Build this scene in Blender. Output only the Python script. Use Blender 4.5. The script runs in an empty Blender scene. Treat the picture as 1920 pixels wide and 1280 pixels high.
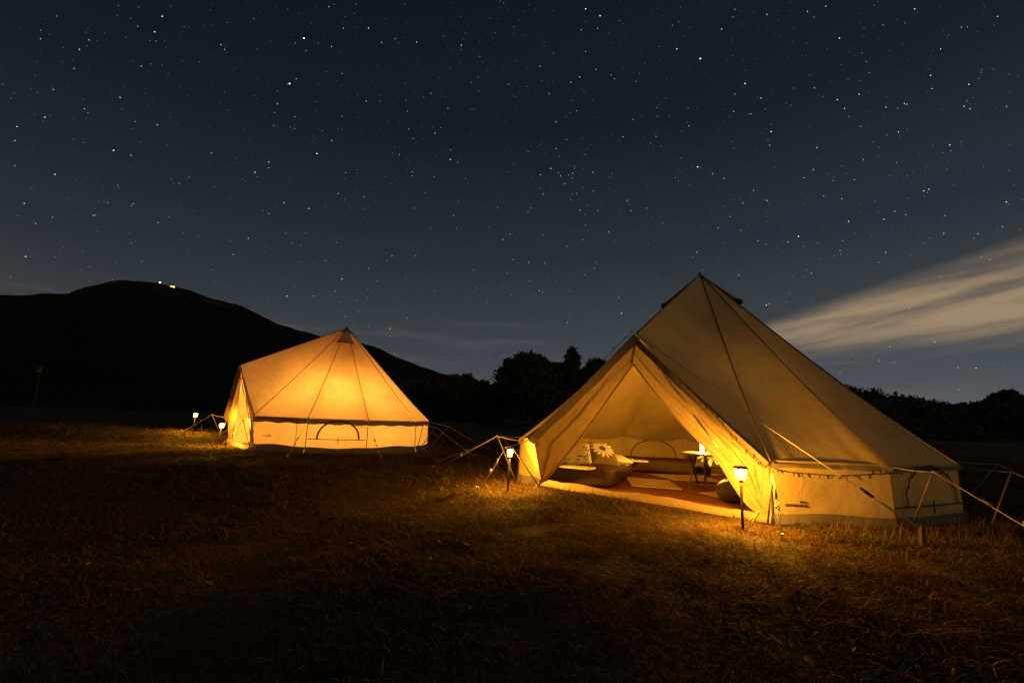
import bpy, math, random
import numpy as np
from mathutils import Vector, Matrix, noise as mnoise

S = bpy.context.scene
C = S.collection
RND = random.Random(7)
NP = np.random.default_rng(11)
rad = math.radians

# ------------------------------------------------------------------ camera
F, PITCH, ROLL, CAMH = 881.7, rad(9.234), rad(2.27), 0.763      # focal length in pixels of a 1920 wide frame
cd = bpy.data.cameras.new('camera'); cam = bpy.data.objects.new('camera', cd); C.objects.link(cam)
cd.sensor_width = 36.0; cd.lens = F / 1920 * 36; cd.clip_start = 0.05; cd.clip_end = 30000
cam.matrix_world = Matrix.Translation((0, 0, CAMH)) @ Matrix.Rotation(math.pi / 2 + PITCH, 4, 'X') @ Matrix.Rotation(ROLL, 4, 'Z')
S.camera = cam

def ray(px, py):
    x, y = px - 960, py - 640
    c, s = math.cos(ROLL), math.sin(ROLL)
    x, y = x * c + y * s, -x * s + y * c
    return (cam.matrix_world.to_3x3() @ Matrix.Rotation(-ROLL, 3, 'Z') @ Vector((x, -y, -F))).normalized()
CAM = Vector((0, 0, CAMH))
def G(px, py, z=0.0):
    d = ray(px, py); return CAM + d * ((z - CAMH) / d.z)
def AT(px, py, Y):
    d = ray(px, py); return CAM + d * (Y / d.y)
def ATR(px, py, r):
    d = ray(px, py); return CAM + d * (r / math.hypot(d.x, d.y))
def ONPLANE(px, py, p0, n):
    d = ray(px, py); return CAM + d * ((p0 - CAM).dot(n) / d.dot(n))

# ------------------------------------------------------------------ night sky, moon, exposure
MOON_EL, MOON_AZ = rad(38), rad(120)          # azimuth the moonlight comes from: behind the camera, to the right
W = bpy.data.worlds.new('World'); S.world = W; W.use_nodes = True
nt = W.node_tree; nt.nodes.clear()
def nd(t, kind, **kw):
    n = t.nodes.new(kind)
    for k, v in kw.items(): setattr(n, k, v)
    return n
def mth(t, op, a, b=None, c=None, clamp=False):
    n = t.nodes.new('ShaderNodeMath'); n.operation = op; n.use_clamp = clamp
    for i, v in enumerate((a, b, c)):
        if v is None: continue
        if isinstance(v, (int, float)): n.inputs[i].default_value = v
        else: t.links.new(v, n.inputs[i])
    return n.outputs[0]
def ramp(t, fac, stops, interp='LINEAR'):
    n = t.nodes.new('ShaderNodeValToRGB'); n.color_ramp.interpolation = interp
    while len(n.color_ramp.elements) < len(stops): n.color_ramp.elements.new(0.5)
    for e, (p, c) in zip(n.color_ramp.elements, stops):
        e.position = p; e.color = (c, c, c, 1) if isinstance(c, (int, float)) else (*c, 1)
    t.links.new(fac, n.inputs[0]); return n.outputs[0]
def mixc(t, fac, a, b, mode='MIX'):
    n = t.nodes.new('ShaderNodeMix'); n.data_type = 'RGBA'; n.blend_type = mode
    for s, v in ((n.inputs[0], fac), (n.inputs[6], a), (n.inputs[7], b)):
        if isinstance(v, (int, float)): s.default_value = v
        elif isinstance(v, tuple): s.default_value = (*v, 1)
        else: t.links.new(v, s)
    return n.outputs[2]

sky = nd(nt, 'ShaderNodeTexSky', sky_type='NISHITA', sun_disc=False, sun_elevation=MOON_EL, sun_rotation=MOON_AZ)
sky.air_density = 1.0; sky.dust_density = 0.6
hs = nd(nt, 'ShaderNodeHueSaturation'); hs.inputs['Saturation'].default_value = 0.55; hs.inputs['Value'].default_value = 0.0007
nt.links.new(sky.outputs[0], hs.inputs['Color'])
tc = nd(nt, 'ShaderNodeTexCoord'); sep = nd(nt, 'ShaderNodeSeparateXYZ'); nt.links.new(tc.outputs['Generated'], sep.inputs[0])
X, Y, Z = sep.outputs
el = mth(nt, 'ARCSINE', Z)
az = mth(nt, 'ARCTAN2', X, Y)                                     # 0 straight ahead, + to the right
air = ramp(nt, mth(nt, 'MULTIPLY', el, 1 / 1.2, clamp=True),
           [(0.0, (.078, .087, .098)), (.07, (.056, .065, .077)), (.17, (.033, .041, .052)), (.30, (.0165, .0225, .0310)), (.48, (.0070, .0108, .0160)), (.75, (.0036, .0060, .0094)), (1, (.0028, .0046, .0074))])
# the air is a little brighter over the lowland to the right than over the mountain to the left
tilt = mth(nt, 'MULTIPLY_ADD', mth(nt, 'SINE', mth(nt, 'ADD', az, 0.25)), 0.30, 0.95)
air = mixc(nt, 1.0, air, tilt, 'MULTIPLY')
# long thin clouds, lit from below by a far town
lev = mth(nt, 'SUBTRACT', el, mth(nt, 'MULTIPLY', az, 0.24))      # the bank's upper edge climbs to the right
stk = mth(nt, 'SUBTRACT', el, mth(nt, 'MULTIPLY', az, 0.15))
cv = nd(nt, 'ShaderNodeCombineXYZ'); nt.links.new(mth(nt, 'MULTIPLY', az, 2.2), cv.inputs[0]); nt.links.new(mth(nt, 'MULTIPLY', stk, 20.0), cv.inputs[1])
n1 = nd(nt, 'ShaderNodeTexNoise'); n1.inputs['Scale'].default_value = 1.3; n1.inputs['Detail'].default_value = 8; n1.inputs['Roughness'].default_value = 0.58; n1.inputs['Distortion'].default_value = .25
nt.links.new(cv.outputs[0], n1.inputs['Vector'])
nz = mth(nt, 'MULTIPLY', mth(nt, 'SUBTRACT', n1.outputs[0], .5), .045)
upper = ramp(nt, mth(nt, 'ADD', lev, nz), [(.054, 1), (.088, 0)], 'EASE')
lower = ramp(nt, mth(nt, 'ADD', el, nz), [(.112, 0), (.188, 1)], 'EASE')
right = ramp(nt, az, [(.24, 0), (.48, .75), (.62, 1)], 'EASE')
den = mth(nt, 'MULTIPLY', mth(nt, 'MULTIPLY', mth(nt, 'MULTIPLY', upper, lower), ramp(nt, n1.outputs[0], [(.30, .22), (.62, 1)], 'EASE')), right, clamp=True)
# low veil near the horizon
cv2 = nd(nt, 'ShaderNodeCombineXYZ'); nt.links.new(mth(nt, 'MULTIPLY', az, 3.0), cv2.inputs[0]); nt.links.new(mth(nt, 'MULTIPLY', el, 24.0), cv2.inputs[1])
n2 = nd(nt, 'ShaderNodeTexNoise'); n2.inputs['Scale'].default_value = 1.0; n2.inputs['Detail'].default_value = 4
nt.links.new(cv2.outputs[0], n2.inputs['Vector'])
veil = mth(nt, 'MULTIPLY', mth(nt, 'MULTIPLY', ramp(nt, n2.outputs[0], [(.46, 0), (.68, 1)], 'EASE'), ramp(nt, el, [(.0, 1), (.14, .8), (.24, 0)], 'EASE')), .38)
base = mixc(nt, 1.0, air, hs.outputs[0], 'ADD')
glow = mth(nt, 'MULTIPLY', ramp(nt, mth(nt, 'MULTIPLY_ADD', az, -1.0, 0.0), [(.66, 0), (.90, 1)], 'EASE'), ramp(nt, el, [(.05, 1), (.26, 0)], 'EASE'))
base = mixc(nt, mth(nt, 'MULTIPLY', glow, .5), base, (.085, .065, .05))
base = mixc(nt, veil, base, (.135, .125, .115))
base = mixc(nt, mth(nt, 'MULTIPLY', den, .80), base, (.40, .285, .165))
bg = nd(nt, 'ShaderNodeBackground'); bg.inputs['Strength'].default_value = 1.0
nt.links.new(base, bg.inputs[0])
wo = nd(nt, 'ShaderNodeOutputWorld'); nt.links.new(bg.outputs[0], wo.inputs[0])

sl = bpy.data.lights.new('moon', 'SUN'); sl.energy = 0.02; sl.angle = rad(0.5); sl.color = (1.0, 0.93, 0.84)
so = bpy.data.objects.new('moon', sl); C.objects.link(so)
_d = Vector((math.sin(MOON_AZ) * math.cos(MOON_EL), math.cos(MOON_AZ) * math.cos(MOON_EL), math.sin(MOON_EL)))
so.rotation_euler = (-_d).to_track_quat('-Z', 'Y').to_euler()
S.view_settings.view_transform = 'Standard'; S.view_settings.look = 'None'; S.view_settings.exposure = 0.0; S.view_settings.gamma = 1.0
S.view_settings.use_curve_mapping = False
S.cycles.use_denoising = True
S.cycles.max_bounces = 8; S.cycles.transmission_bounces = 6; S.cycles.diffuse_bounces = 3
S.cycles.sample_clamp_indirect = 4.0

# ------------------------------------------------------------------ helpers
def tag(o, label=None, cat=None, group=None, kind=None):
    for k, v in (('label', label), ('category', cat), ('group', group), ('kind', kind)):
        if v: o[k] = v
    return o
def empty(name, loc, label, cat, group=None):
    o = bpy.data.objects.new(name, None); C.objects.link(o); o.location = loc; o.empty_display_size = .1
    bpy.context.view_layer.update()
    return tag(o, label, cat, group)
def wloc(o):
    v = Vector(o.location)
    while o.parent: o = o.parent; v = v + Vector(o.location)
    return v
class MB:
    def __init__(s): s.v = []; s.f = []; s.uv = []
    def add(s, vs, fs):
        b = len(s.v); s.v += [tuple(v) for v in vs]; s.f += [tuple(i + b for i in f) for f in fs]; return s
    def tube(s, pts, r, n=6, cap=True):
        pts = [Vector(p) for p in pts]; vs = []; up = Vector((0, 0, 1))
        for i, p in enumerate(pts):
            t = (pts[min(i + 1, len(pts) - 1)] - pts[max(i - 1, 0)]).normalized()
            a = t.cross(up)
            if a.length < 1e-3: a = t.cross(Vector((1, 0, 0)))
            a.normalize(); b = t.cross(a)
            rr = r[i] if isinstance(r, (list, tuple)) else r
            vs += [p + (a * math.cos(2 * math.pi * k / n) + b * math.sin(2 * math.pi * k / n)) * rr for k in range(n)]
        fs = [(i * n + k, i * n + (k + 1) % n, (i + 1) * n + (k + 1) % n, (i + 1) * n + k) for i in range(len(pts) - 1) for k in range(n)]
        if cap: fs += [tuple(range(n))[::-1], tuple(range((len(pts) - 1) * n, len(pts) * n))]
        return s.add(vs, fs)
    def lathe(s, prof, c=(0, 0, 0), n=12):
        c = Vector(c); vs = [c + Vector((r * math.cos(2 * math.pi * k / n), r * math.sin(2 * math.pi * k / n), z)) for r, z in prof for k in range(n)]
        fs = [(i * n + k, i * n + (k + 1) % n, (i + 1) * n + (k + 1) % n, (i + 1) * n + k) for i in range(len(prof) - 1) for k in range(n)]
        fs += [tuple(range(n))[::-1], tuple(range((len(prof) - 1) * n, len(prof) * n))]
        return s.add(vs, fs)
    def box(s, c, sz, ax=None):
        c = Vector(c); ax = ax or (Vector((1, 0, 0)), Vector((0, 1, 0)), Vector((0, 0, 1)))
        vs = [c + ax[0] * (i * sz[0] / 2) + ax[1] * (j * sz[1] / 2) + ax[2] * (k * sz[2] / 2) for i in (-1, 1) for j in (-1, 1) for k in (-1, 1)]
        return s.add(vs, [(0, 1, 3, 2), (4, 6, 7, 5), (0, 4, 5, 1), (2, 3, 7, 6), (0, 2, 6, 4), (1, 5, 7, 3)])
    def grid(s, fn, nu, nv):
        vs = [fn(i / nu, j / nv) for j in range(nv + 1) for i in range(nu + 1)]
        return s.add(vs, [(j * (nu + 1) + i, j * (nu + 1) + i + 1, (j + 1) * (nu + 1) + i + 1, (j + 1) * (nu + 1) + i) for j in range(nv) for i in range(nu)])
    def build(s, name, mat, parent=None, smooth=True, loc=None):
        me = bpy.data.meshes.new(name)
        off = wloc(parent) if parent else Vector(loc or (0, 0, 0))
        me.from_pydata([(v[0] - off.x, v[1] - off.y, v[2] - off.z) for v in s.v], [], s.f)
        me.materials.append(M[mat])
        if smooth: me.polygons.foreach_set('use_smooth', [True] * len(me.polygons))
        me.update()
        o = bpy.data.objects.new(name, me); C.objects.link(o)
        if parent: o.parent = parent
        elif loc: o.location = loc
        return o
def fbm(x, y, z=0.0, o=4):
    return mnoise.fractal(Vector((x, y, z)), 1.0, 2.0, o)
def lerp(a, b, t): return a + (b - a) * t
def sstep(a, b, x):
    t = min(1, max(0, (x - a) / (b - a))); return t * t * (3 - 2 * t)
def poly_at(pts, t):
    L = [0]
    for a, b in zip(pts, pts[1:]): L.append(L[-1] + (b - a).length)
    d = t * L[-1]
    for i in range(len(pts) - 1):
        if d <= L[i + 1] or i == len(pts) - 2:
            return lerp(pts[i], pts[i + 1], min(1, (d - L[i]) / max(1e-9, L[i + 1] - L[i])))
def smooth_pts(pts, n):
    out = []
    m = len(pts) - 1
    for k in range(n + 1):
        t = k / n * m; i = min(int(t), m - 1); u = t - i
        p0, p1, p2, p3 = pts[max(i - 1, 0)], pts[i], pts[i + 1], pts[min(i + 2, m)]
        out.append(0.5 * (2 * p1 + (p2 - p0) * u + (2 * p0 - 5 * p1 + 4 * p2 - p3) * u * u + (3 * p1 - p0 - 3 * p2 + p3) * u ** 3))
    return out

# ------------------------------------------------------------------ materials
M = {}
def mat(name):
    m = bpy.data.materials.new(name); m.use_nodes = True; m.node_tree.nodes.clear(); M[name] = m
    return m.node_tree
def out(t, sh):
    o = nd(t, 'ShaderNodeOutputMaterial'); t.links.new(sh, o.inputs[0])
def noise_n(t, scale, detail=4, rough=.55, coord='Object', dist=0):
    c = nd(t, 'ShaderNodeTexCoord'); n = nd(t, 'ShaderNodeTexNoise'); n.inputs['Scale'].default_value = scale
    n.inputs['Detail'].default_value = detail; n.inputs['Roughness'].default_value = rough; n.inputs['Distortion'].default_value = dist
    t.links.new(c.outputs[coord], n.inputs['Vector']); return n.outputs[0]
def bump(t, h, strength, dist):
    b = nd(t, 'ShaderNodeBump'); b.inputs['Strength'].default_value = strength; b.inputs['Distance'].default_value = dist
    t.links.new(h, b.inputs['Height']); return b.outputs[0]
def pbr(name, col, rough=.7, metal=0, var=.2, scale=20, bmp=0, bscale=120, spec=.3, sheen=0):
    t = mat(name); p = nd(t, 'ShaderNodeBsdfPrincipled')
    c2 = tuple(min(1, c * (1 + var)) for c in col); c1 = tuple(c * (1 - var) for c in col)
    t.links.new(mixc(t, noise_n(t, scale), c1, c2), p.inputs['Base Color'])
    p.inputs['Roughness'].default_value = rough; p.inputs['Metallic'].default_value = metal; p.inputs['Specular IOR Level'].default_value = spec
    if sheen: p.inputs['Sheen Weight'].default_value = sheen
    if bmp: t.links.new(bump(t, noise_n(t, bscale), bmp, .01), p.inputs['Normal'])
    out(t, p.outputs[0]); return t
def canvas(name, col, trans, wr=.45, dirt=.30):
    t = mat(name)
    big = noise_n(t, 1.1, 6, .62, dist=.5); fine = noise_n(t, 230, 2); mid = noise_n(t, 7, 5, .6, dist=.8); spot = noise_n(t, 4.5, 3, .5)
    cr = nd(t, 'ShaderNodeTexCoord'); mp = nd(t, 'ShaderNodeMapping'); mp.inputs['Scale'].default_value = (9, 9, 1.1); t.links.new(cr.outputs['Object'], mp.inputs[0])
    run = nd(t, 'ShaderNodeTexNoise'); run.inputs['Scale'].default_value = 1.0; run.inputs['Detail'].default_value = 5; t.links.new(mp.outputs[0], run.inputs['Vector'])
    c = mixc(t, ramp(t, big, [(.30, 0), (.66, 1)]), tuple(x * (1 - dirt) for x in col), col)
    c = mixc(t, mth(t, 'MULTIPLY', ramp(t, run.outputs[0], [(.48, 0), (.70, 1)]), .30), c, tuple(x * .62 for x in col))       # rain runs
    c = mixc(t, mth(t, 'MULTIPLY', ramp(t, spot, [(.66, 0), (.72, 1)]), .22), c, tuple(x * .55 for x in col))                # damp spots
    c = mixc(t, mth(t, 'MULTIPLY', fine, .30), c, tuple(x * .62 for x in col))
    h = mth(t, 'ADD', mid, mth(t, 'MULTIPLY', fine, .05))
    nrm = bump(t, h, wr, .02)
    d = nd(t, 'ShaderNodeBsdfDiffuse'); tr = nd(t, 'ShaderNodeBsdfTranslucent'); mx = nd(t, 'ShaderNodeMixShader'); mx.inputs[0].default_value = trans
    for s in (d, tr): t.links.new(c, s.inputs['Color']); t.links.new(nrm, s.inputs['Normal'])
    t.links.new(d.outputs[0], mx.inputs[1]); t.links.new(tr.outputs[0], mx.inputs[2]); out(t, mx.outputs[0])
def emit(name, col, strength, sampled=True):
    t = mat(name); e = nd(t, 'ShaderNodeEmission'); e.inputs[0].default_value = (*col, 1); e.inputs[1].default_value = strength
    out(t, e.outputs[0])
    if not sampled: M[name].cycles.emission_sampling = 'NONE'
AMBER = (1.0, 0.495, 0.05)
canvas('canvas', (.66, .50, .27), .27)
canvas('canvas_dim', (.58, .43, .19), .055)  # same canvas, translucency cut so lamplight glows less through this tent
canvas('canvas_flap', (.64, .47, .23), .28, .55)
canvas('canvas_inner', (.66, .53, .34), .42)
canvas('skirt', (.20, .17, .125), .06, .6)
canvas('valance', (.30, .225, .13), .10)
pbr('seam', (.13, .095, .055), .9)
pbr('zip', (.05, .04, .028), .8)
pbr('rope', (.62, .52, .36), .85, bmp=.4, bscale=300)
pbr('pole_wood', (.17, .125, .08), .5, scale=40)
pbr('steel', (.42, .41, .40), .35, metal=1, var=.1)
pbr('black_plastic', (.008, .007, .006), .7, spec=.1)
pbr('peg_wood', (.10, .062, .034), .85, bmp=.5)
pbr('ground_sheet', (.20, .065, .034), .8, bmp=.3, bscale=60)
pbr('sill_cloth', (.36, .25, .12), .85, bmp=.5, bscale=12)
pbr('bed_cloth', (.058, .036, .018), .95, var=.25, scale=8, bmp=.5, bscale=14, spec=.1)
pbr('linen', (.55, .47, .34), .9, bmp=.4, bscale=18)
pbr('leather', (.075, .038, .017), .6, bmp=.4)
pbr('wood_table', (.17, .095, .045), .5, var=.3, scale=14)
pbr('string_black', (.02, .018, .014), .6)
pbr('logo_ink', (.012, .010, .008), .9, spec=.05)
pbr('lantern_cap', (.11, .085, .05), .45, spec=.5)
pbr('ceramic', (.45, .25, .10), .4)
pbr('sign_white', (.13, .125, .12), .8)
pbr('house_wall', (.5, .45, .35), .8)
def lamp_glass(name, col, glow, clear):
    t = mat(name); e = nd(t, 'ShaderNodeEmission'); e.inputs[0].default_value = (*col, 1); e.inputs[1].default_value = glow
    tr = nd(t, 'ShaderNodeBsdfTransparent'); tr.inputs[0].default_value = (1.0, .93, .78, 1); mx = nd(t, 'ShaderNodeMixShader'); mx.inputs[0].default_value = clear
    t.links.new(e.outputs[0], mx.inputs[1]); t.links.new(tr.outputs[0], mx.inputs[2]); out(t, mx.outputs[0]); M[name].cycles.emission_sampling = 'NONE'
def bulb_light(root, p, watts, col, radius):
    l = bpy.data.lights.new('bulb_light', 'POINT'); l.use_shadow = True; l.energy = watts; l.color = col; l.shadow_soft_size = radius
    o = bpy.data.objects.new('bulb_light', l); C.objects.link(o); o.parent = root; o.location = Vector(p) - wloc(root)
lamp_glass('lantern_glass', (1.0, .56, .14), 8.0, .62)
lamp_glass('filament', (1.0, .70, .26), 190, .85)
lamp_glass('tent_lamp', (1.0, .5, .12), 4.0, .8)
lamp_glass('table_lamp', (1.0, .70, .34), 5.5, .8)
emit('hill_white', (.8, .9, 1.0), 2.2, False)
emit('hill_yellow', (1.0, .72, .16), 2.6, False)

def mat_mat():
    t = mat('woven_mat'); c = nd(t, 'ShaderNodeTexCoord'); w = nd(t, 'ShaderNodeTexWave'); w.bands_direction = 'Y'
    w.inputs['Scale'].default_value = 22; w.inputs['Distortion'].default_value = 1.2; w.inputs['Detail'].default_value = 2
    t.links.new(c.outputs['Object'], w.inputs['Vector'])
    p = nd(t, 'ShaderNodeBsdfPrincipled'); t.links.new(mixc(t, w.outputs[1], (.50, .38, .20), (.68, .55, .33)), p.inputs['Base Color'])
    p.inputs['Roughness'].default_value = .9; t.links.new(bump(t, w.outputs[1], .5, .01), p.inputs['Normal']); out(t, p.outputs[0])
mat_mat()
def mat_daisy(name, base, petal, eye, cx, cy, R, n, eye_r):
    t = mat(name); c = nd(t, 'ShaderNodeTexCoord'); s = nd(t, 'ShaderNodeSeparateXYZ'); t.links.new(c.outputs['Generated'], s.inputs[0])
    dx = mth(t, 'SUBTRACT', s.outputs[0], cx); dy = mth(t, 'SUBTRACT', s.outputs[1], cy)
    r = mth(t, 'SQRT', mth(t, 'ADD', mth(t, 'MULTIPLY', dx, dx), mth(t, 'MULTIPLY', dy, dy)))
    a = mth(t, 'ARCTAN2', dy, dx)
    wob = mth(t, 'MULTIPLY', mth(t, 'SUBTRACT', noise_n(t, 3, 2, coord='Generated'), .5), 1.4)
    lobe = mth(t, 'ABSOLUTE', mth(t, 'COSINE', mth(t, 'MULTIPLY_ADD', a, n / 2, wob)))
    edge = mth(t, 'MULTIPLY', mth(t, 'POWER', lobe, .45), R)
    pet = mth(t, 'MULTIPLY', mth(t, 'LESS_THAN', r, edge), mth(t, 'GREATER_THAN', lobe, .38))
    col = mixc(t, pet, base, petal); col = mixc(t, mth(t, 'LESS_THAN', r, eye_r), col, eye)
    p = nd(t, 'ShaderNodeBsdfPrincipled'); t.links.new(col, p.inputs['Base Color']); p.inputs['Roughness'].default_value = .9
    t.links.new(bump(t, noise_n(t, 14), .35, .01), p.inputs['Normal']); out(t, p.outputs[0])
mat_daisy('daisy_brown', (.115, .075, .038), (.58, .52, .38), (.05, .04, .025), .50, .60, .40, 14, .11)
def mat_leafy():
    t = mat('daisy_green'); c = nd(t, 'ShaderNodeTexCoord'); v = nd(t, 'ShaderNodeTexVoronoi'); v.inputs['Scale'].default_value = 4.2; v.inputs['Randomness'].default_value = .9
    w = nd(t, 'ShaderNodeTexWave'); w.wave_type = 'RINGS'; w.inputs['Scale'].default_value = 3.1; w.inputs['Distortion'].default_value = 6; w.inputs['Detail'].default_value = 1; w.inputs['Detail Scale'].default_value = 1.4
    for n in (v, w): t.links.new(c.outputs['Generated'], n.inputs['Vector'])
    leaf = mth(t, 'MULTIPLY', mth(t, 'GREATER_THAN', w.outputs[1], .58), mth(t, 'LESS_THAN', v.outputs['Distance'], .48))
    sp = nd(t, 'ShaderNodeSeparateColor'); t.links.new(v.outputs['Color'], sp.inputs[0])
    lc = mixc(t, mth(t, 'GREATER_THAN', sp.outputs[0], .55), (.03, .095, .06), (.02, .018, .015))
    p = nd(t, 'ShaderNodeBsdfPrincipled'); t.links.new(mixc(t, leaf, (.48, .42, .30), lc), p.inputs['Base Color']); p.inputs['Roughness'].default_value = .9
    t.links.new(bump(t, noise_n(t, 14), .35, .01), p.inputs['Normal']); out(t, p.outputs[0])
mat_leafy()
mat_daisy('daisy_dark', (.05, .045, .035), (.72, .66, .52), (.10, .25, .20), .55, .5, .46, 11, .10)

def mat_ground():
    t = mat('meadow'); p = nd(t, 'ShaderNodeBsdfPrincipled')
    a = noise_n(t, .7, 5); b = noise_n(t, 30, 4)
    c = mixc(t, ramp(t, a, [(.35, 0), (.7, 1)]), (.045, .036, .018), (.03, .034, .013))
    t.links.new(mixc(t, b, c, (.07, .05, .025)), p.inputs['Base Color']); p.inputs['Roughness'].default_value = .95; p.inputs['Specular IOR Level'].default_value = .1
    t.links.new(bump(t, b, .8, .03), p.inputs['Normal']); out(t, p.outputs[0])
mat_ground()
def mat_blade():
    t = mat('grass_blade'); oi = nd(t, 'ShaderNodeAttribute', attribute_name='tint', attribute_type='INSTANCER')
    vc = nd(t, 'ShaderNodeAttribute', attribute_name='shade')
    c = mixc(t, oi.outputs['Fac'], (.080, .046, .014), (.028, .037, .008))
    c = mixc(t, vc.outputs['Fac'], c, (.19, .115, .04))
    d = nd(t, 'ShaderNodeBsdfDiffuse'); tr = nd(t, 'ShaderNodeBsdfTranslucent'); g = nd(t, 'ShaderNodeBsdfGlossy'); g.inputs['Roughness'].default_value = .5
    g.inputs[0].default_value = (.8, .75, .6, 1)
    for s in (d, tr): t.links.new(c, s.inputs[0])
    m1 = nd(t, 'ShaderNodeMixShader'); m1.inputs[0].default_value = .14; t.links.new(d.outputs[0], m1.inputs[1]); t.links.new(tr.outputs[0], m1.inputs[2])
    m2 = nd(t, 'ShaderNodeMixShader'); m2.inputs[0].default_value = .010; t.links.new(m1.outputs[0], m2.inputs[1]); t.links.new(g.outputs[0], m2.inputs[2])
    out(t, m2.outputs[0])
mat_blade()
pbr('dry_leaf', (.17, .10, .042), .8, var=.35, scale=3)
pbr('foliage', (.045, .06, .025), .9, var=.4, scale=3)
pbr('bark', (.07, .05, .035), .95)
def mat_mountain():
    t = mat('mountain'); p = nd(t, 'ShaderNodeBsdfPrincipled')
    g = nd(t, 'ShaderNodeNewGeometry'); s = nd(t, 'ShaderNodeSeparateXYZ'); t.links.new(g.outputs['Position'], s.inputs[0])
    hi = ramp(t, mth(t, 'DIVIDE', s.outputs[2], 520.0), [(.50, 0), (.66, 1)])
    n = noise_n(t, .012, 6, .65); n2 = noise_n(t, .004, 5)
    rock = mth(t, 'MULTIPLY', hi, mth(t, 'MULTIPLY', ramp(t, n, [(.47, 0), (.6, 1)]), ramp(t, n2, [(.45, 0), (.58, 1)])))
    c = mixc(t, noise_n(t, .05, 4), (.016, .018, .009), (.034, .033, .020))
    t.links.new(mixc(t, rock, c, (.13, .115, .10)), p.inputs['Base Color']); p.inputs['Roughness'].default_value = 1; p.inputs['Specular IOR Level'].default_value = 0
    out(t, p.outputs[0])
mat_mountain()

# ------------------------------------------------------------------ terrain
TC = [(2.645, 6.457, 3.3), (-3.9, 10.1, 3.0)]
def height(x, y):
    flat = 1.0
    for cx, cy, r in TC:
        flat = min(flat, sstep(r * .85, r * 1.6, math.hypot(x - cx, y - cy)))
    z = flat * (.05 * fbm(x * .35, y * .35) + .025 * fbm(x * 1.3 + 7, y * 1.3))
    z -= sstep(-3.8, -6.5, x) * max(0, min(14, y - 11.2)) * .095 * sstep(11.0, 12.5, y)      # the field falls away behind the crest
    z -= .34 * sstep(7.4, 3.6, y) * sstep(.8, -2.2, x)                                   # and dips towards the near left, shaped to keep lamplight off it
    z -= .30 * sstep(3.1, 1.1, y)  # foreground lowered so the lanterns only graze it and it stays dark
    z += .16 * sstep(8.6, 11.0, y) * sstep(-6.0, -7.6, x)  # low rise added so the grass on the left catches more light
    return z
def build_ground():
    ys = list(np.concatenate([np.linspace(-6, 0, 13), np.linspace(.25, 16, 80), np.geomspace(16.5, 4000, 40)]))
    us = np.linspace(-1, 1, 141)
    mb = MB(); vs = []
    for y in ys:
        half = 9 + max(0, y) * 1.7
        for u in us: x = half * u; vs.append((x, y, height(x, y) if y < 60 else height(x, 60)))
    n = len(us)
    mb.add(vs, [(j * n + i, j * n + i + 1, (j + 1) * n + i + 1, (j + 1) * n + i) for j in range(len(ys) - 1) for i in range(n - 1)])
    tag(mb.build('meadow', 'meadow'), kind='structure')
build_ground()

# mountain: a ridge about two kilometres off
RIDGE = [(-900, 610), (-500, 585), (-200, 566), (0, 553), (40, 555), (75, 551), (125, 550), (150, 541), (178, 534), (210, 527), (226, 525), (260, 527), (300, 531), (330, 538), (350, 542), (385, 556), (420, 566), (450, 573), (482, 588), (520, 607), (560, 618), (600, 629), (650, 637), (700, 648), (740, 668), (770, 680), (800, 690), (822, 698), (880, 712), (960, 728), (1100, 755), (1250, 780), (1400, 798)]
MT_D = 2000.0
def build_mountain():
    prof = []
    for px, py in RIDGE:
        d = ray(px, py); a = math.atan2(d.x, d.y); prof.append((a, CAMH + d.z / math.hypot(d.x, d.y) * MT_D))
    aa = [p[0] for p in prof]; zz = [p[1] for p in prof]
    A = np.linspace(aa[0], aa[-1], 520); ZR = np.interp(A, aa, zz)
    D = np.concatenate([np.linspace(150, 1900, 50), np.linspace(1930, 2070, 8), np.linspace(2120, 4200, 16)])
    vs = []
    for dd in D:
        for a, zr in zip(A, ZR):
            x, y = dd * math.sin(a), dd * math.cos(a)
            if dd <= MT_D: k = max(0, (dd - 150) / (MT_D - 150)) ** 1.25
            else: k = max(0, 1 - (dd - MT_D) / 2300)
            near = 1 - abs(dd - MT_D) / 900
            nz = fbm(x * .0035, y * .0035, 3, 6) * 42 * k * (1 - max(0, near) ** .5 * .9) + fbm(x * .02, y * .02, 9, 4) * 2.4 * k
            vs.append((x, y, -2 + (zr + 2) * k * (1 if dd <= MT_D else 1) + nz - (0 if near > 0 else 0)))
    n = len(A); mb = MB()
    mb.add(vs, [(j * n + i, j * n + i + 1, (j + 1) * n + i + 1, (j + 1) * n + i) for j in range(len(D) - 1) for i in range(n - 1)])
    tag(mb.build('mountain', 'mountain'), kind='structure')
build_mountain()

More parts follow.
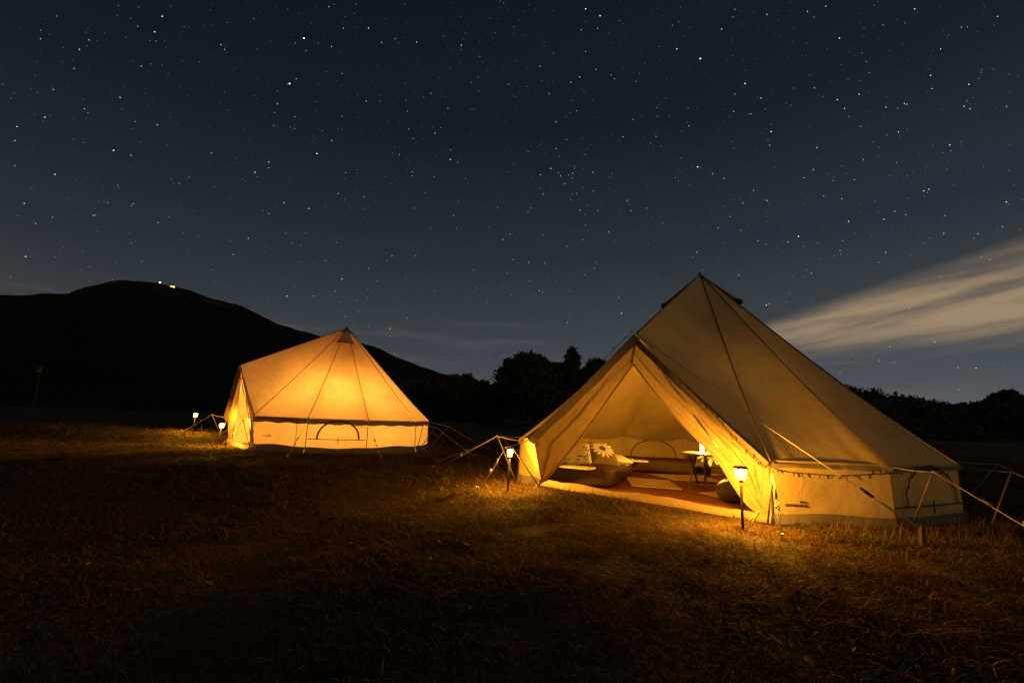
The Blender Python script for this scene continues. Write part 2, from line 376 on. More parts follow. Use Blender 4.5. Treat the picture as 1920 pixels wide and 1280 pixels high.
# right-hand hill, 170 m off, with a wood on it
HILL = [(1180, 768), (1350, 740), (1450, 712), (1545, 716), (1600, 727), (1650, 737), (1700, 747), (1760, 755), (1790, 760), (1830, 760), (1870, 750), (1920, 746), (2100, 748), (2400, 770)]
HL_D = 170.0
def hill_prof():
    o = []
    for px, py in HILL:
        d = ray(px, py); o.append((math.atan2(d.x, d.y), CAMH + d.z / math.hypot(d.x, d.y) * HL_D))
    return o
HP = hill_prof()
def hill_z(a, dd):
    zr = float(np.interp(a, [p[0] for p in HP], [p[1] for p in HP]))
    k = sstep(70, HL_D, dd) if dd <= HL_D else 1 - .5 * sstep(HL_D, 330, dd)
    return -.3 + (zr + .3) * k
def build_hill():
    A = np.linspace(HP[0][0], HP[-1][0], 120); D = np.linspace(60, 330, 40); vs = []
    for dd in D:
        for a in A:
            vs.append((dd * math.sin(a), dd * math.cos(a), hill_z(a, dd) - 1.2))
    n = len(A); mb = MB()
    mb.add(vs, [(j * n + i, j * n + i + 1, (j + 1) * n + i + 1, (j + 1) * n + i) for j in range(len(D) - 1) for i in range(n - 1)])
    tag(mb.build('hill', 'foliage'), kind='structure')
    # the wood: one mass of small crowns made of leaf clumps
    r = np.random.default_rng(5); V = []; Fc = []; b = 0
    for i in range(620):
        a = r.uniform(HP[0][0], HP[-1][0]); dd = r.uniform(95, 185)
        cx, cy = dd * math.sin(a), dd * math.cos(a); cz = hill_z(a, dd) - .9; cr = r.uniform(1.1, 2.3)
        n = 60
        u = r.normal(size=(n, 3)); u /= np.linalg.norm(u, axis=1)[:, None]
        p = u * (cr * r.uniform(.55, 1.05, (n, 1))) * np.array([1, 1, .75]) + np.array([cx, cy, cz])
        for q in p:
            e = r.normal(size=(3, 3)) * .38
            V += [tuple(q + e[0]), tuple(q + e[1]), tuple(q + e[2])]; Fc.append((b, b + 1, b + 2)); b += 3
    mb = MB(); mb.v = V; mb.f = Fc
    tag(mb.build('distant_wood', 'foliage', smooth=False), 'dark wood covering the hill behind the open tent', 'wood', kind='stuff')
build_hill()

# ------------------------------------------------------------------ trees behind the tents
def tree(px, base_d, top_py, half_px, label, kind='round', seed=0, low=.25):
    r = np.random.default_rng(seed)
    d = ray(px, top_py); x, y = d.x / d.y * base_d, base_d; H = CAMH + d.z / d.y * base_d
    Rw = half_px / F * base_d; z0 = -.3
    root = empty('tree', (x, y, z0), label, 'tree', 'trees behind the tents')
    mb = MB(); th = H * .62
    mb.tube([(x, y, z0), (x + .1, y, th * .35), (x - .1, y + .1, th * .7), (x, y, th)], [.05 * H * .6, .04 * H * .6, .03 * H * .55, .015 * H], 9)
    for k in range(9):
        a = r.uniform(0, 6.28); z1 = th * r.uniform(.35, .8); l = Rw * r.uniform(.45, .8)
        p0 = Vector((x, y, z1)); p2 = Vector((x + math.cos(a) * l, y + math.sin(a) * l, z1 + l * r.uniform(.3, .8)))
        mb.tube([p0, (p0 + p2) / 2 + Vector((0, 0, -.1)), p2], [.012 * H, .008 * H, .003 * H], 6)
    mb.build('trunk', 'bark', root)
    V = []; Fc = []; b = 0
    nb = 150 if kind != 'spire' else 120
    cz = z0 + (H - z0) * (low + 1) / 2; hz = (H - z0) * (1 - low) / 2
    for i in range(nb):
        while True:
            u = r.uniform(-1, 1, 3)
            if np.linalg.norm(u) < 1: break
        nrm = np.linalg.norm(u); u = u / nrm * nrm ** .6
        if kind == 'spire':
            zz = r.uniform(-1, 1); ww = (1 - (zz + 1) / 2) ** .55 * .98 + .03; zz = zz + (.0 if r.random() < .7 else .0); u = np.array([r.uniform(-1, 1) * ww, r.uniform(-1, 1) * ww, zz])
        c = np.array([x + u[0] * Rw * .86, y + u[1] * Rw * .86, cz + u[2] * hz * .9])
        cr = Rw * r.uniform(.12, .25) * (.95 if kind == 'spire' else 1); n = 120 if kind != 'spire' else 45; cr *= (.30 + .5 * ww) if kind == 'spire' else 1
        q = r.normal(size=(n, 3)); q /= np.linalg.norm(q, axis=1)[:, None]; q = c + q * cr * r.uniform(.3, 1.08, (n, 1)) * np.array([1, 1, .8])
        e = r.normal(size=(n, 3, 3)) * (.0042 * base_d)
        tri = q[:, None, :] + e
        V += [tuple(v) for v in tri.reshape(-1, 3)]; Fc += [(b + 3 * k, b + 3 * k + 1, b + 3 * k + 2) for k in range(n)]; b += 3 * n
    mb = MB(); mb.v = V; mb.f = Fc; mb.build('crown', 'foliage', root, smooth=False)
    return root
tree(992, 46, 661, 66, 'broad dark tree with a wide domed crown between the tents', 'round', 1, .12)
tree(1074, 54, 649, 30, 'tall narrow dark tree rising above its domed neighbour', 'spire', 2, .15)
tree(1055, 50, 676, 34, 'dark round tree tucked between the domed tree and the narrow tree', 'round', 3, .1)
tree(1118, 50, 671, 40, 'dark bushy tree standing just left of the open tent roof', 'round', 4, .1)
tree(1175, 58, 690, 44, 'dark tree mostly hidden behind the open tent doorway peak', 'round', 5, .1)
tree(868, 60, 698, 34, 'low dark tree at the mountain foot beside the glowing tent', 'round', 6, .05)
tree(826, 66, 702, 30, 'low dark tree where the mountain slope meets the treeline', 'round', 7, .05)
tree(905, 52, 708, 17, 'small dark tree next to the gap before the domed tree', 'round', 8, .05)
tree(930, 50, 727, 18, 'short dark bush filling the gap left of the domed tree', 'round', 9, .02)
tree(775, 70, 712, 34, 'dark low tree rising behind the right slope of the glowing tent', 'round', 10, .05)
tree(1888, 120, 733, 40, 'dark treetop standing above the wooded hill at its far end', 'round', 11, .05)

# small post with a pale box, far out in the field
def field_post():
    top = AT(76, 696, 26.0); x, y = top.x, top.y; zg = height(x, y)
    r = empty('field_post', (x, y, zg), 'thin post carrying a small pale box out in the dark field', 'post')
    MB().tube([(x, y, zg - .1), (x, y, top.z)], .03, 8).build('post', 'bark', r)
    b = MB().box((x, y - .06, top.z + .02), (.20, .10, .22)).box((x, y - .07, top.z + .18), (.32, .18, .03)); b.build('pale_box', 'sign_white', r, False)
field_post()
# lights on the mountain top
def hill_lights():
    p = ATR(323, 539, 1962); r = empty('hilltop_house', p - Vector((0, 0, 8)), 'lit yellow house on the mountain top', 'house')
    MB().box(p + Vector((0, 4, -2)), (16, 8, 14)).build('wall', 'house_wall', r, False)
    MB().add([p + Vector(v) for v in ((-9, -1, 5), (9, -1, 5), (9, 9, 5), (-9, 9, 5), (-9, 4, 9), (9, 4, 9))], [(0, 1, 5, 4), (2, 3, 4, 5), (0, 4, 3), (1, 2, 5), (0, 3, 2, 1)]).build('roof', 'bark', r, False)
    for dx in (-4.2, 4.2): MB().box(p + Vector((dx, -.3, .5)), (7.4, .5, 10)).build('window', 'hill_yellow', r, False)
    q = ATR(300, 529.5, 1962); r = empty('hilltop_lamp', q - Vector((0, 0, 14)), 'white lamp on a mast at the mountain top', 'lamp')
    MB().tube([q - Vector((0, 0, 14)), q], .5, 6).build('mast', 'steel', r); MB().box(q, (4.5, 3, 3.5)).build('lamp_head', 'hill_white', r, False)
hill_lights()

# ------------------------------------------------------------------ stars
def stars():
    t = mat('starlight'); a = nd(t, 'ShaderNodeAttribute', attribute_name='col'); e = nd(t, 'ShaderNodeEmission')
    t.links.new(a.outputs['Color'], e.inputs[0]); e.inputs[1].default_value = 1.0; out(t, e.outputs[0]); M['starlight'].cycles.emission_sampling = 'NONE'
    big = [(570, 72, 3), (554, 81, 1), (543, 157, 3), (540, 158, 1.2), (594, 288, 2.5), (304, 31, 2), (290, 60, 2), (149, 93, 1.4), (76, 73, 1.3), (76, 57, .9), (213, 282, 2.2), (103, 327, 2), (84, 220, 1.6), (48, 481, 1.6),
           (175, 404, 1.5), (478, 323, 1.8), (504, 304, 1.5), (504, 315, 1.2), (520, 195, 1.6), (515, 211, 1), (520, 171, 1), (579, 391, 1.8), (641, 523, 1.8), (538, 555, 1.8), (844, 299, 2), (691, 53, 1.6), (741, 73, 1.2), (865, 85, 1.6), (840, 203, 1.5), (888, 205, 1),
           (336, 344, 1.2), (250, 382, 1.2), (247, 386, 1), (202, 380, 1.2), (622, 264, 1.4), (641, 218, 1.2), (553, 219, 1.2), (552, 241, 1), (513, 236, 1), (731, 616, 1.8), (731, 630, 1), (943, 449, 1.6), (957, 439, 1.2), (773, 322, 1.2), (773, 330, 1.2), (814, 332, 1.2), (265, 124, 1.3), (295, 234, 1.4), (254, 228, 1),
           (100, 168, 1.2), (165, 212, .9), (28, 311, 1), (67, 419, 1), (431, 451, 1), (548, 456, 1), (779, 480, 1.2), (707, 527, 1), (1098, 17, 2.2), (1125, 30, 2.2), (1313, 110, 3), (1269, 92, 1.8), (1397, 157, 2.4), (1353, 55, 1.6), (1427, 184, 1.6), (1446, 247, 2), (1308, 313, 2.8), (1313, 314, 1),
           (1574, 72, 1.8), (1715, 17, 1.8), (1514, 22, 1.4), (1570, 187, 1.6), (1611, 177, 1.5), (1661, 201, 1.6), (1532, 277, 1.8), (1230, 256, 1.4), (1438, 376, 1.8), (1413, 357, 1.5), (1497, 443, 2.2), (1591, 415, 1.8), (1657, 411, 1.6), (1732, 358, 1.8), (1739, 361, 1), (1781, 272, 1.8), (1562, 339, 1.2), (1564, 332, 1), (1602, 337, 1.2), (1619, 300, 1.2),
           (1346, 427, 1.4), (1389, 432, 1.2), (1436, 458, 1.1), (1165, 587, 2.2), (1437, 572, 2.2), (1442, 569, 1.2), (1232, 218, 1.1), (1146, 141, 1.1), (1038, 100, 1.1), (1012, 125, 1), (1261, 48, 1), (1231, 202, 1),
           (1033, 316, 1.6), (1047, 324, 1.4), (1051, 330, 1.4), (1059, 345, 1.7), (1068, 311, 1.1), (1066, 328, 1.3), (1074, 325, 1.5), (1077, 316, .9), (1078, 312, .9), (1073, 334, 1), (1112, 323, 1.5), (1097, 290, 1.2), (1043, 279, 1.3), (1049, 293, 1), (1072, 364, 1.2), (1081, 363, 1.2), (1093, 352, 1), (1070, 375, 1), (1088, 394, 1.5), (1121, 395, 1.2), (1183, 395, 1.6), (1097, 402, 1), (1098, 422, 1.1), (1141, 435, 1.6), (1152, 453, 1), (990, 397, 1.4), (996, 390, 1), (933, 389, 1.3), (1063, 462, 1.2), (1018, 548, 1.2), (1096, 515, 1.1), (1069, 545, 1.1), (1830, 690, 1.4), (1878, 477, .9), (1840, 481, .9), (1762, 517, .9), (1480, 550, 1)]
    rs = np.random.default_rng(21); L = [(x, y, s * .95, None) for x, y, s in big] + [(761, 188, 1.1, (1.0, .5, .15))]
    V = []; Fc = []; col = []; R = 12000.0
    def put(d, s, c):
        b = len(V); d = d.normalized(); u = d.cross(Vector((0, 0, 1))).normalized(); w = u.cross(d)
        sz = R * .00042 * (.72 + .42 * s); el = 1 + .25 * rs.random()
        for k in range(6):
            an = k * math.pi / 3; V.append(tuple(d * R + u * (math.cos(an) * sz * el) + w * (math.sin(an) * sz)))
        Fc.append(tuple(range(b, b + 6))); col.extend([c] * 6)
    def tint():
        t = rs.random(); return (.62, .80, 1.0) if t < .55 else ((1, 1, 1) if t < .85 else (1.0, .86, .66))
    for x, y, s, c in L:
        c = c or tint(); k = .8 * s ** 1.5; put(ray(x, y), s, (c[0] * k, c[1] * k, c[2] * k))
    n = 0
    while n < 11500:                                             # the fainter ones, over the whole upper sky
        v = rs.normal(size=3); v /= np.linalg.norm(v)
        if v[2] < .06: continue
        n += 1; m = .16 * (1 - rs.random()) ** -.62; m = min(m, 1.15); c = tint()
        ext = min(1, (v[2] - .02) / .28); k = 2.3 * m ** 1.25 * (.45 + .55 * ext)
        put(Vector(v), m * .35, (c[0] * k, c[1] * k, c[2] * k))
    mb = MB(); mb.v = V; mb.f = Fc; o = mb.build('starfield', 'starlight', smooth=False)
    at = o.data.color_attributes.new('col', 'FLOAT_COLOR', 'POINT')
    at.data.foreach_set('color', np.hstack([np.array(col), np.ones((len(col), 1))]).astype(np.float32).ravel())
    tag(o, 'scattered white and blue stars across the night sky', 'stars', kind='stuff')
stars()

# ------------------------------------------------------------------ bell tents
def V3(*a): return Vector(a)
def roof_tri(mb, a, b, top, c, sag, nu=34, nv=48, axis=None):
    """canvas between eave points a, b and the peak; c = bell curve, sag = hollow between the seams"""
    nrm = (b - a).cross(top - a).normalized()
    if nrm.z < 0: nrm = -nrm
    def fn(u, v):
        v = v ** 1.0; p = lerp(lerp(a, b, u), top, v)
        s = 4 * u * (1 - u) * (1 - v) * (.35 + .65 * math.sin(math.pi * min(1, v * 1.15 + .1)))
        p = p - nrm * (sag * s)
        p = p + V3(0, 0, -c * math.sin(math.pi * v ** .8) * (1 - .35 * v))
        ten = (math.exp(-u * 7) + math.exp(-(1 - u) * 7)) * max(0, 1 - v) ** 5            # creases fanning out of the guy points
        rip = .011 * math.sin(34 * u + 5 * v + a.x * 9) * ten + .006 * math.sin(60 * v + a.y * 7) * (math.exp(-u * 16) + math.exp(-(1 - u) * 16)) * 4 * u * (1 - u) * (1 - v)
        return p + nrm * (.012 * fbm(p.x * 1.7, p.y * 1.7, p.z * 1.7) * (1 - v) * 4 * u * (1 - u) + rip)
    return mb.grid(fn, nu, nv)
def seam_line(a, top, c, n=18, off=.008):
    pts = []
    for k in range(n + 1):
        v = k / n; p = lerp(a, top, v) + V3(0, 0, -c * math.sin(math.pi * v ** .8) * (1 - .35 * v)); pts.append(p)
    ax = V3(top.x, top.y, 0)
    return [p + (V3(p.x, p.y, 0) - ax).normalized() * off * .6 + V3(0, 0, off) if (V3(p.x, p.y, 0) - ax).length > .02 else p for p in pts]
def strip(mb, pts, up, wd):
    """flat ribbon along pts lying in the plane of 'up'"""
    pts = [Vector(p) for p in pts]
    def fn(u, v):
        i = u * (len(pts) - 1); j = int(min(i, len(pts) - 2)); p = lerp(pts[j], pts[j + 1], i - j)
        return p + up[min(round(i), len(up) - 1)] * ((v - .5) * wd)
    return mb.grid(fn, (len(pts) - 1), 1)
def loft(mb, outer, inner, nrm, amp, folds, nu=64, nv=80, seed=0, pinch=.0):
    def fn(u, v):
        a = poly_at(outer, v); b = poly_at(inner, v); p = lerp(a, b, u)
        w = max(0, math.sin(math.pi * u)) ** .6
        ph = folds * u * 2 * math.pi + seed + 1.6 * fbm(v * 2.1, seed, u)
        f = amp * w * (.30 + .9 * math.sin(math.pi * min(1, v * .93 + .05))) * (math.sin(ph) + .45 * math.sin(2.3 * ph + 1.7))
        crease = .026 * w * fbm(u * 8 + seed, v * 11, seed, 4) * sstep(.2, .7, v) - .016 * w * abs(fbm(u * 5 + v * 9, v * 5 - u * 4, seed + 4, 3)) * sstep(.35, .8, v)
        return p + nrm * (f + crease)
    return mb.grid(fn, nu, nv)

def window(parent, a0, a1, b0, b1, nrm, u0, u1, h0, htop, root, wd=.026, wav=0.0):
    """half-moon window: zip tape arch and lower zip on a wall panel a0,a1 (top) b0,b1 (bottom); heights as fractions"""
    def P(u, h): return lerp(lerp(b0, b1, u), lerp(a0, a1, u), h) + nrm * .014
    w = MB(); arc = []; ups = []
    n = 26
    for k in range(n + 1):
        t = math.pi * k / n; cu = (u0 + u1) / 2 - math.cos(t) * (u1 - u0) / 2; hh = h0 + max(0, math.sin(t)) ** .85 * (htop - h0)
        if wav: cu += wav * math.sin(k * 1.9); hh += wav * math.cos(k * 2.3)
        arc.append(P(cu, hh))
    cen = P((u0 + u1) / 2, h0)
    ups = [(p - cen).normalized() for p in arc]
    strip(w, arc, ups, wd)
    win = w.build('window_zip', 'zip', parent)
    m = MB(); m.tube([P(.02, h0), P(.5, h0 - .004), P(.98, h0)], .006, 5).build('lower_zip', 'zip', win)
    m = MB(); q = P((u0 + u1) / 2, h0); z = V3(0, 0, 1); m.tube([q - z * .07, q + z * .035], .005, 5).build('zip_pull', 'zip', win)

def tent(cfg):
    cen = cfg['center']; root = empty('bell_tent', (cen.x, cen.y, 0), cfg['label'], 'tent', 'bell tents')
    T, B, peak, apex, c, sag = cfg['top'], cfg['bot'], cfg['peak'], cfg['apex'], cfg['curve'], cfg['sag']
    n = len(T); ax = V3(cen.x, cen.y, 0)
    E = []
    for p in T:                                    # eave: a little outside and below the wall line
        o = (V3(p.x, p.y, 0) - ax).normalized(); E.append(p + o * cfg['over'] + V3(0, 0, -cfg['over'] * .55))
    def add_roof(a, b, val=True):
        mb = MB(); roof_tri(mb, a, b, peak, c, sag); rp = mb.build('roof_panel', cfg['cloth'], root)
        if val:
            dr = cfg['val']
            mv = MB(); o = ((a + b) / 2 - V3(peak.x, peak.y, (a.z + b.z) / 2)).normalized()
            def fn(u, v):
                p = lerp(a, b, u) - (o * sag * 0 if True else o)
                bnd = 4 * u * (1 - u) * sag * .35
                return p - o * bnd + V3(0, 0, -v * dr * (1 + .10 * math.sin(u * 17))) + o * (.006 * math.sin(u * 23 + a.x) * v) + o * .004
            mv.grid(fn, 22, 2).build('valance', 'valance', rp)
        return rp
    for i in range(n - 1): add_roof(E[i], E[i + 1])
    def side_panel(e):
        mb = MB(); nrm = (e - apex).cross(peak - apex).normalized()
        if nrm.dot((e + apex) / 2 - (ax + V3(0, 0, 1))) < 0: nrm = -nrm
        def fn(u, v):                              # roof from the door edge apex->e up to the peak
            p = lerp(lerp(apex, e, u), peak, v)
            s = math.sin(math.pi * v) * .7 * (1 - v)
            cc = lerp(0.0, 1.0, u)
            p = p + V3(0, 0, -c * math.sin(math.pi * v ** .8) * (1 - .35 * v) * cc)
            return p - nrm * (sag * 1.2 * 4 * u * (1 - u) * (1 - v) * (.3 + math.sin(math.pi * v)))
        mb.grid(fn, 16, 22); rp = mb.build('roof_panel', cfg['cloth'], root)
        mv = MB(); fo = cfg['fwd']; dn = (e - apex).normalized().cross(fo); dn = dn if dn.z < 0 else -dn
        def fv(u, v):
            p = lerp(apex, e, u); sg = -.02 * math.sin(math.pi * u)
            return p + V3(0, 0, sg) + fo * (.045 * (1 - v)) + dn * (v * cfg['porch'] * (1 + .08 * math.sin(u * 21)))
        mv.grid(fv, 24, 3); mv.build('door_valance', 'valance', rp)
        return rp
    side_panel(E[0]); side_panel(E[-1])
    # seams from peak to every eave corner, and the ridge down to the door
    for e in E: MB().tube(seam_line(e, peak, c), .0062, 5).build('seam', 'seam', root)
    MB().tube([apex + V3(0, 0, .006), lerp(apex, peak, .5) + V3(0, 0, .002), peak], .008, 5).build('seam', 'seam', root)
    # walls
    for i in range(n - 1):
        a0, a1, b0, b1 = T[i], T[i + 1], B[i], B[i + 1]
        nrm = (a1 - a0).cross(V3(0, 0, 1)).normalized()
        if nrm.dot(a0 - ax) < 0: nrm = -nrm
        ph = i * 2.7
        def fn(u, v, lo=0.0, hi=1.0, off=0.0):
            h = lo + (hi - lo) * v
            p = lerp(lerp(b0, b1, u), lerp(a0, a1, u), h)
            e = math.sin(math.pi * u)
            return p + nrm * (off + e * (.016 * fbm(u * 2.5 + ph, h * 2, ph) + .014 * math.sin(u * 5 + ph) * (1 - h) - .025 * (1 - abs(2 * h - 1)) * e))
        mb = MB(); mb.grid(lambda u, v: fn(u, v, .0, 1.0), 18, 12); wp = mb.build('wall_panel', cfg['cloth'], root)
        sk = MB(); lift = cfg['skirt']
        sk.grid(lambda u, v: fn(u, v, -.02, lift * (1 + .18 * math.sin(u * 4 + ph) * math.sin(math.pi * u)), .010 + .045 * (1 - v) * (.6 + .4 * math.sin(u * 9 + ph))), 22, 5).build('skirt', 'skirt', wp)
        MB().tube([a0 + nrm * .004, b0 + nrm * .008], .007, 5).build('wall_seam', 'seam', wp)
        if i in cfg['windows']:
            u0, u1, h0, ht, wav = cfg['windows'][i]; window(wp, a0, a1, b0, b1, nrm, u0, u1, h0, ht, root, cfg.get('zipw', .026), wav)
        if i in cfg.get('inner_windows', {}):
            u0, u1, h0, ht, wav = cfg['inner_windows'][i]; window(wp, a0, a1, b0, b1, -nrm, u0, u1, h0, ht, root, .018, wav)
        if i == cfg['logo'][0]:
            logo(wp, a0, a1, b0, b1, nrm, *cfg['logo'][1:])
    # peak cap and vent hoods
    mb = MB(); mb.lathe([(.13, -.135), (.075, -.07), (.03, -.01), (.006, .035)], peak, 10).build('peak_cap', 'seam', root)
    for a, dirv in cfg['vents']:
        o = V3(math.cos(a), math.sin(a), 0); s = o.cross(V3(0, 0, 1)); sl = (E[2] - peak); slope = math.hypot(sl.x, sl.y) / -sl.z
        def pt(d, w, lift): return peak + V3(0, 0, -d) + o * (d * slope * .93 + lift) + s * w
        mv = MB()
        def fn(u, v): d = .08 + v * dirv; w = (u - .5) * (.08 + .34 * v * dirv / .38); return pt(d, w, .012 + .085 * v * max(0, math.sin(math.pi * u)) ** .6)
        mv.grid(fn, 10, 8); h = mv.build('vent_hood', cfg['cloth'], root)
        m2 = MB(); m2.tube([fn(k / 10, 1) for k in range(11)], .012, 5).build('vent_rim', 'seam', h)
        m3 = MB(); m3.grid(lambda u, v: lerp(fn(u, 1), pt(.08 + dirv, (u - .5) * .4, .0), v) , 8, 1).build('vent_mesh', 'zip', h)
    # poles
    MB().tube([(cen.x, cen.y, 0), (peak.x, peak.y, peak.z - .03)], .016, 10).build('centre_pole', 'steel', root)
    ins = -cfg['fwd'] * .05
    for e, b in ((T[0], B[0]), (T[-1], B[-1])):
        MB().tube([b + ins + V3(0, 0, 0), apex + ins + V3(0, 0, -.05)], .011, 8).build('door_pole', 'steel', root)
    MB().tube([apex + ins + V3(0, 0, -.06), apex + ins + V3(0, 0, .05)], .005, 6).build('pole_spike', 'steel', root)
    # door flaps, tied back
    fo = cfg['fwd']
    ot = apex + V3(0, 0, -.045)
    fl = cfg['flapL']; fr = cfg['flapR']
    ml = MB(); loft(ml, [ot, T[-1] + V3(0, 0, .01), B[-1] + V3(0, 0, .05)], fl, fo, cfg['fold'], 1.7, seed=1.3); L = ml.build('door_flap', 'canvas_flap', root)
    mr = MB(); loft(mr, [ot, T[0] + V3(0, 0, .01), B[0] + V3(0, 0, .05)], fr, fo, cfg['fold'], 1.55, seed=4.1); R = mr.build('door_flap', 'canvas_flap', root)
    for f_, pts in ((L, fl), (R, fr)):
        MB().tube([poly_at(pts, k / 30) + fo * .004 for k in range(31)], .009, 5).build('flap_hem', 'canvas_flap', f_)
        e = pts[-1]; t = MB()
        for k in range(3):
            a = RND.uniform(0, 6.28); q = [e + V3(math.cos(a) * .02 * j, math.sin(a) * .02 * j, .02 - .022 * j) + fo * (.02 + .012 * j * (k - .6)) for j in range(6)]
            t.tube(smooth_pts(q, 12), .004, 5)
        t.tube([e + fo * (.03 * math.cos(q)) + V3(.03 * math.sin(q), 0, .03 * math.cos(2 * q)) for q in np.linspace(0, 6.28, 14)], .006, 5)
        t.build('tie_cord', 'rope', f_)
    # zip post above the opening
    q0 = fl[0]; MB().tube([ot + fo * .01, q0 + fo * .012], .014, 6).build('door_zip', 'canvas_flap', root)
    # floor and sill
    mb = MB(); pts = [B[i] for i in range(n)]
    cz = V3(cen.x, cen.y, .018)
    vs = [cz] + [V3(lerp(p.x, cen.x, .02), lerp(p.y, cen.y, .02), .018) for p in pts]
    mb.add(vs, [(0, i + 1, (i + 1) % n + 1) for i in range(n)]).build('ground_sheet', 'ground_sheet', root, False)
    a, b = B[-1], B[0]
    def sill(u, v):
        p = lerp(a, b, u); w = .014 * fbm(u * 5, 3.3, 0) + .02 * math.sin(u * 7.5) * math.sin(math.pi * u)
        prof = [(-.05, .055), (.0, .078), (.016, .078), (.034, .05), (.042, .028), (.044, .010)]
        i = v * (len(prof) - 1); j = int(min(i, len(prof) - 2)); f = i - j
        d = lerp(prof[j][0], prof[j + 1][0], f); z = lerp(prof[j][1], prof[j + 1][1], f)
        return p + fo * (d + w) + V3(0, 0, z * (1 + .25 * fbm(u * 7 + 4, v, 1)))
    MB().grid(sill, 60, 15).build('door_sill', 'sill_cloth', root)
    return root, E

def logo(parent, a0, a1, b0, b1, nrm, uc, hc, size):
    cu = bpy.data.curves.new('t', 'FONT'); cu.body = 'canvascamp'; cu.align_x = 'CENTER'; cu.align_y = 'CENTER'; cu.size = 1.0; cu.offset = .022
    to = bpy.data.objects.new('t', cu); C.objects.link(to); bpy.context.view_layer.update()
    me = to.to_mesh(); xs = [v.co.x for v in me.vertices]; w = max(xs) - min(xs)
    ux = (a1 - a0).normalized(); 
    if ux.dot(V3(1, 0, 0)) < 0: ux = -ux
    o = lerp(lerp(b0, b1, uc), lerp(a0, a1, uc), hc) + nrm * .010; up = V3(0, 0, 1); k = size / w
    mb = MB(); mb.add([o + ux * (v.co.x * k) + up * (v.co.y * k) for v in me.vertices], [tuple(p.vertices) for p in me.polygons])
    to.to_mesh_clear(); bpy.data.objects.remove(to)
    s = size                                                           # three little peaks above the end of the word
    for cx, hh in ((.20, .10), (.305, .085), (.41, .07)):
        mb.add([o + ux * (s * (cx - .07)) + up * (s * .10), o + ux * (s * (cx + .07)) + up * (s * .10), o + ux * (s * cx) + up * (s * (.10 + hh))], [(0, 1, 2)])
    mb.build('logo', 'logo_ink', parent, False)

def P2(c, R, deg, z=0.0): return V3(c.x + R * math.cos(rad(deg)), c.y + R * math.sin(rad(deg)), z)
# --- the open tent on the right
RC = V3(2.645, 6.457, 0); RW = .503
RA = [259.1, 282.2, 308.5, 334.1, 359.7, 385.2, 410.8, 436.4, 461.3, 490.2, 519.0, 547.9]
RT = [P2(RC, 2.5, a, RW) for a in RA]; RB = [P2(RC, 2.52, a, 0) for a in RA]
RT.append(AT(999, 820, 5.08)); RB.append(G(1017, 911))
RAPEX = AT(1192, 627, 4.62)
def right_tent():
    sill_dir = (RB[0] - RB[-1]).normalized(); fwd = sill_dir.cross(V3(0, 0, 1)); fwd = fwd if fwd.y < 0 else -fwd
    pn = (RB[0] - RAPEX).cross(RB[-1] - RAPEX).normalized()
    def D(x, y): return ONPLANE(x, y, RAPEX, pn)
    fl = smooth_pts([D(1187, 683), D(1160, 722), D(1122, 776), D(1080, 832), D(1048, 872), D(1028, 893), D(1015, 905)], 30)
    fr = smooth_pts([D(1189, 683), D(1222, 727), D(1266, 780), D(1306, 822), D(1345, 862), D(1372, 905), D(1398, 942), D(1424, 964)], 30)
    cfg = dict(center=RC, top=RT, bot=RB, peak=V3(2.645, 6.457, 2.89), apex=RAPEX, curve=.085, sag=.10, over=.035, val=.035, porch=.07, skirt=.16,
               fwd=fwd, flapL=fl, flapR=fr, fold=.032, windows={1: (.16, .90, .32, .96, .012)}, inner_windows={7: (.12, .88, .30, .92, 0)}, zipw=.022,
               logo=(0, .20, .31, .19), vents=[(rad(332), .36), (rad(158), .36)],
               cloth='canvas_dim', label='large open bell tent with its front flaps tied back and beds inside')
    return tent(cfg) + (fwd,)
# --- the closed glowing tent on the left
LC = V3(-3.695, 10.359, 0); LW = .594; LZ = .03
LA = [241.4, 274.7, 305.2, 339.4, 376.2, 412.9, 449.6, 486.3, 523.0]
LT = [P2(LC, 1.928, a, LW + LZ) for a in LA]; LB = [P2(LC, 1.95, a, LZ * 0) for a in LA]
LT.append(AT(427, 781, 9.62)); LB.append(G(428, 833))
LAPEX = AT(452, 684, 9.12)
def left_tent():
    sill_dir = (LB[0] - LB[-1]).normalized(); fwd = sill_dir.cross(V3(0, 0, 1)); fwd = fwd if fwd.y < 0 else -fwd
    pn = (LB[0] - LAPEX).cross(LB[-1] - LAPEX).normalized()
    def D(x, y): return ONPLANE(x, y, LAPEX, pn)
    fl = smooth_pts([D(452, 700), D(449, 742), D(443, 782), D(435, 810), D(430, 825)], 24)
    fr = smooth_pts([D(454, 700), D(464, 745), D(471, 785), D(474, 815), D(475, 834)], 24)
    cfg = dict(center=LC, top=LT, bot=LB, peak=V3(-3.695, 10.359, 2.566 + .039), apex=LAPEX, curve=.035, sag=.06, over=.03, val=.085, porch=.16, skirt=.20,
               fwd=fwd, flapL=fl, flapR=fr, fold=.02, windows={1: (.17, .86, .42, .94, 0)}, logo=(0, .30, .45, .17), vents=[(rad(288), .30), (rad(108), .30)], zipw=.03,
               cloth='canvas', label='glowing bell tent lit from inside with a half-moon window')
    return tent(cfg) + (fwd,)
RTENT, RE, RFWD = right_tent()
LTENT, LE, LFWD = left_tent()

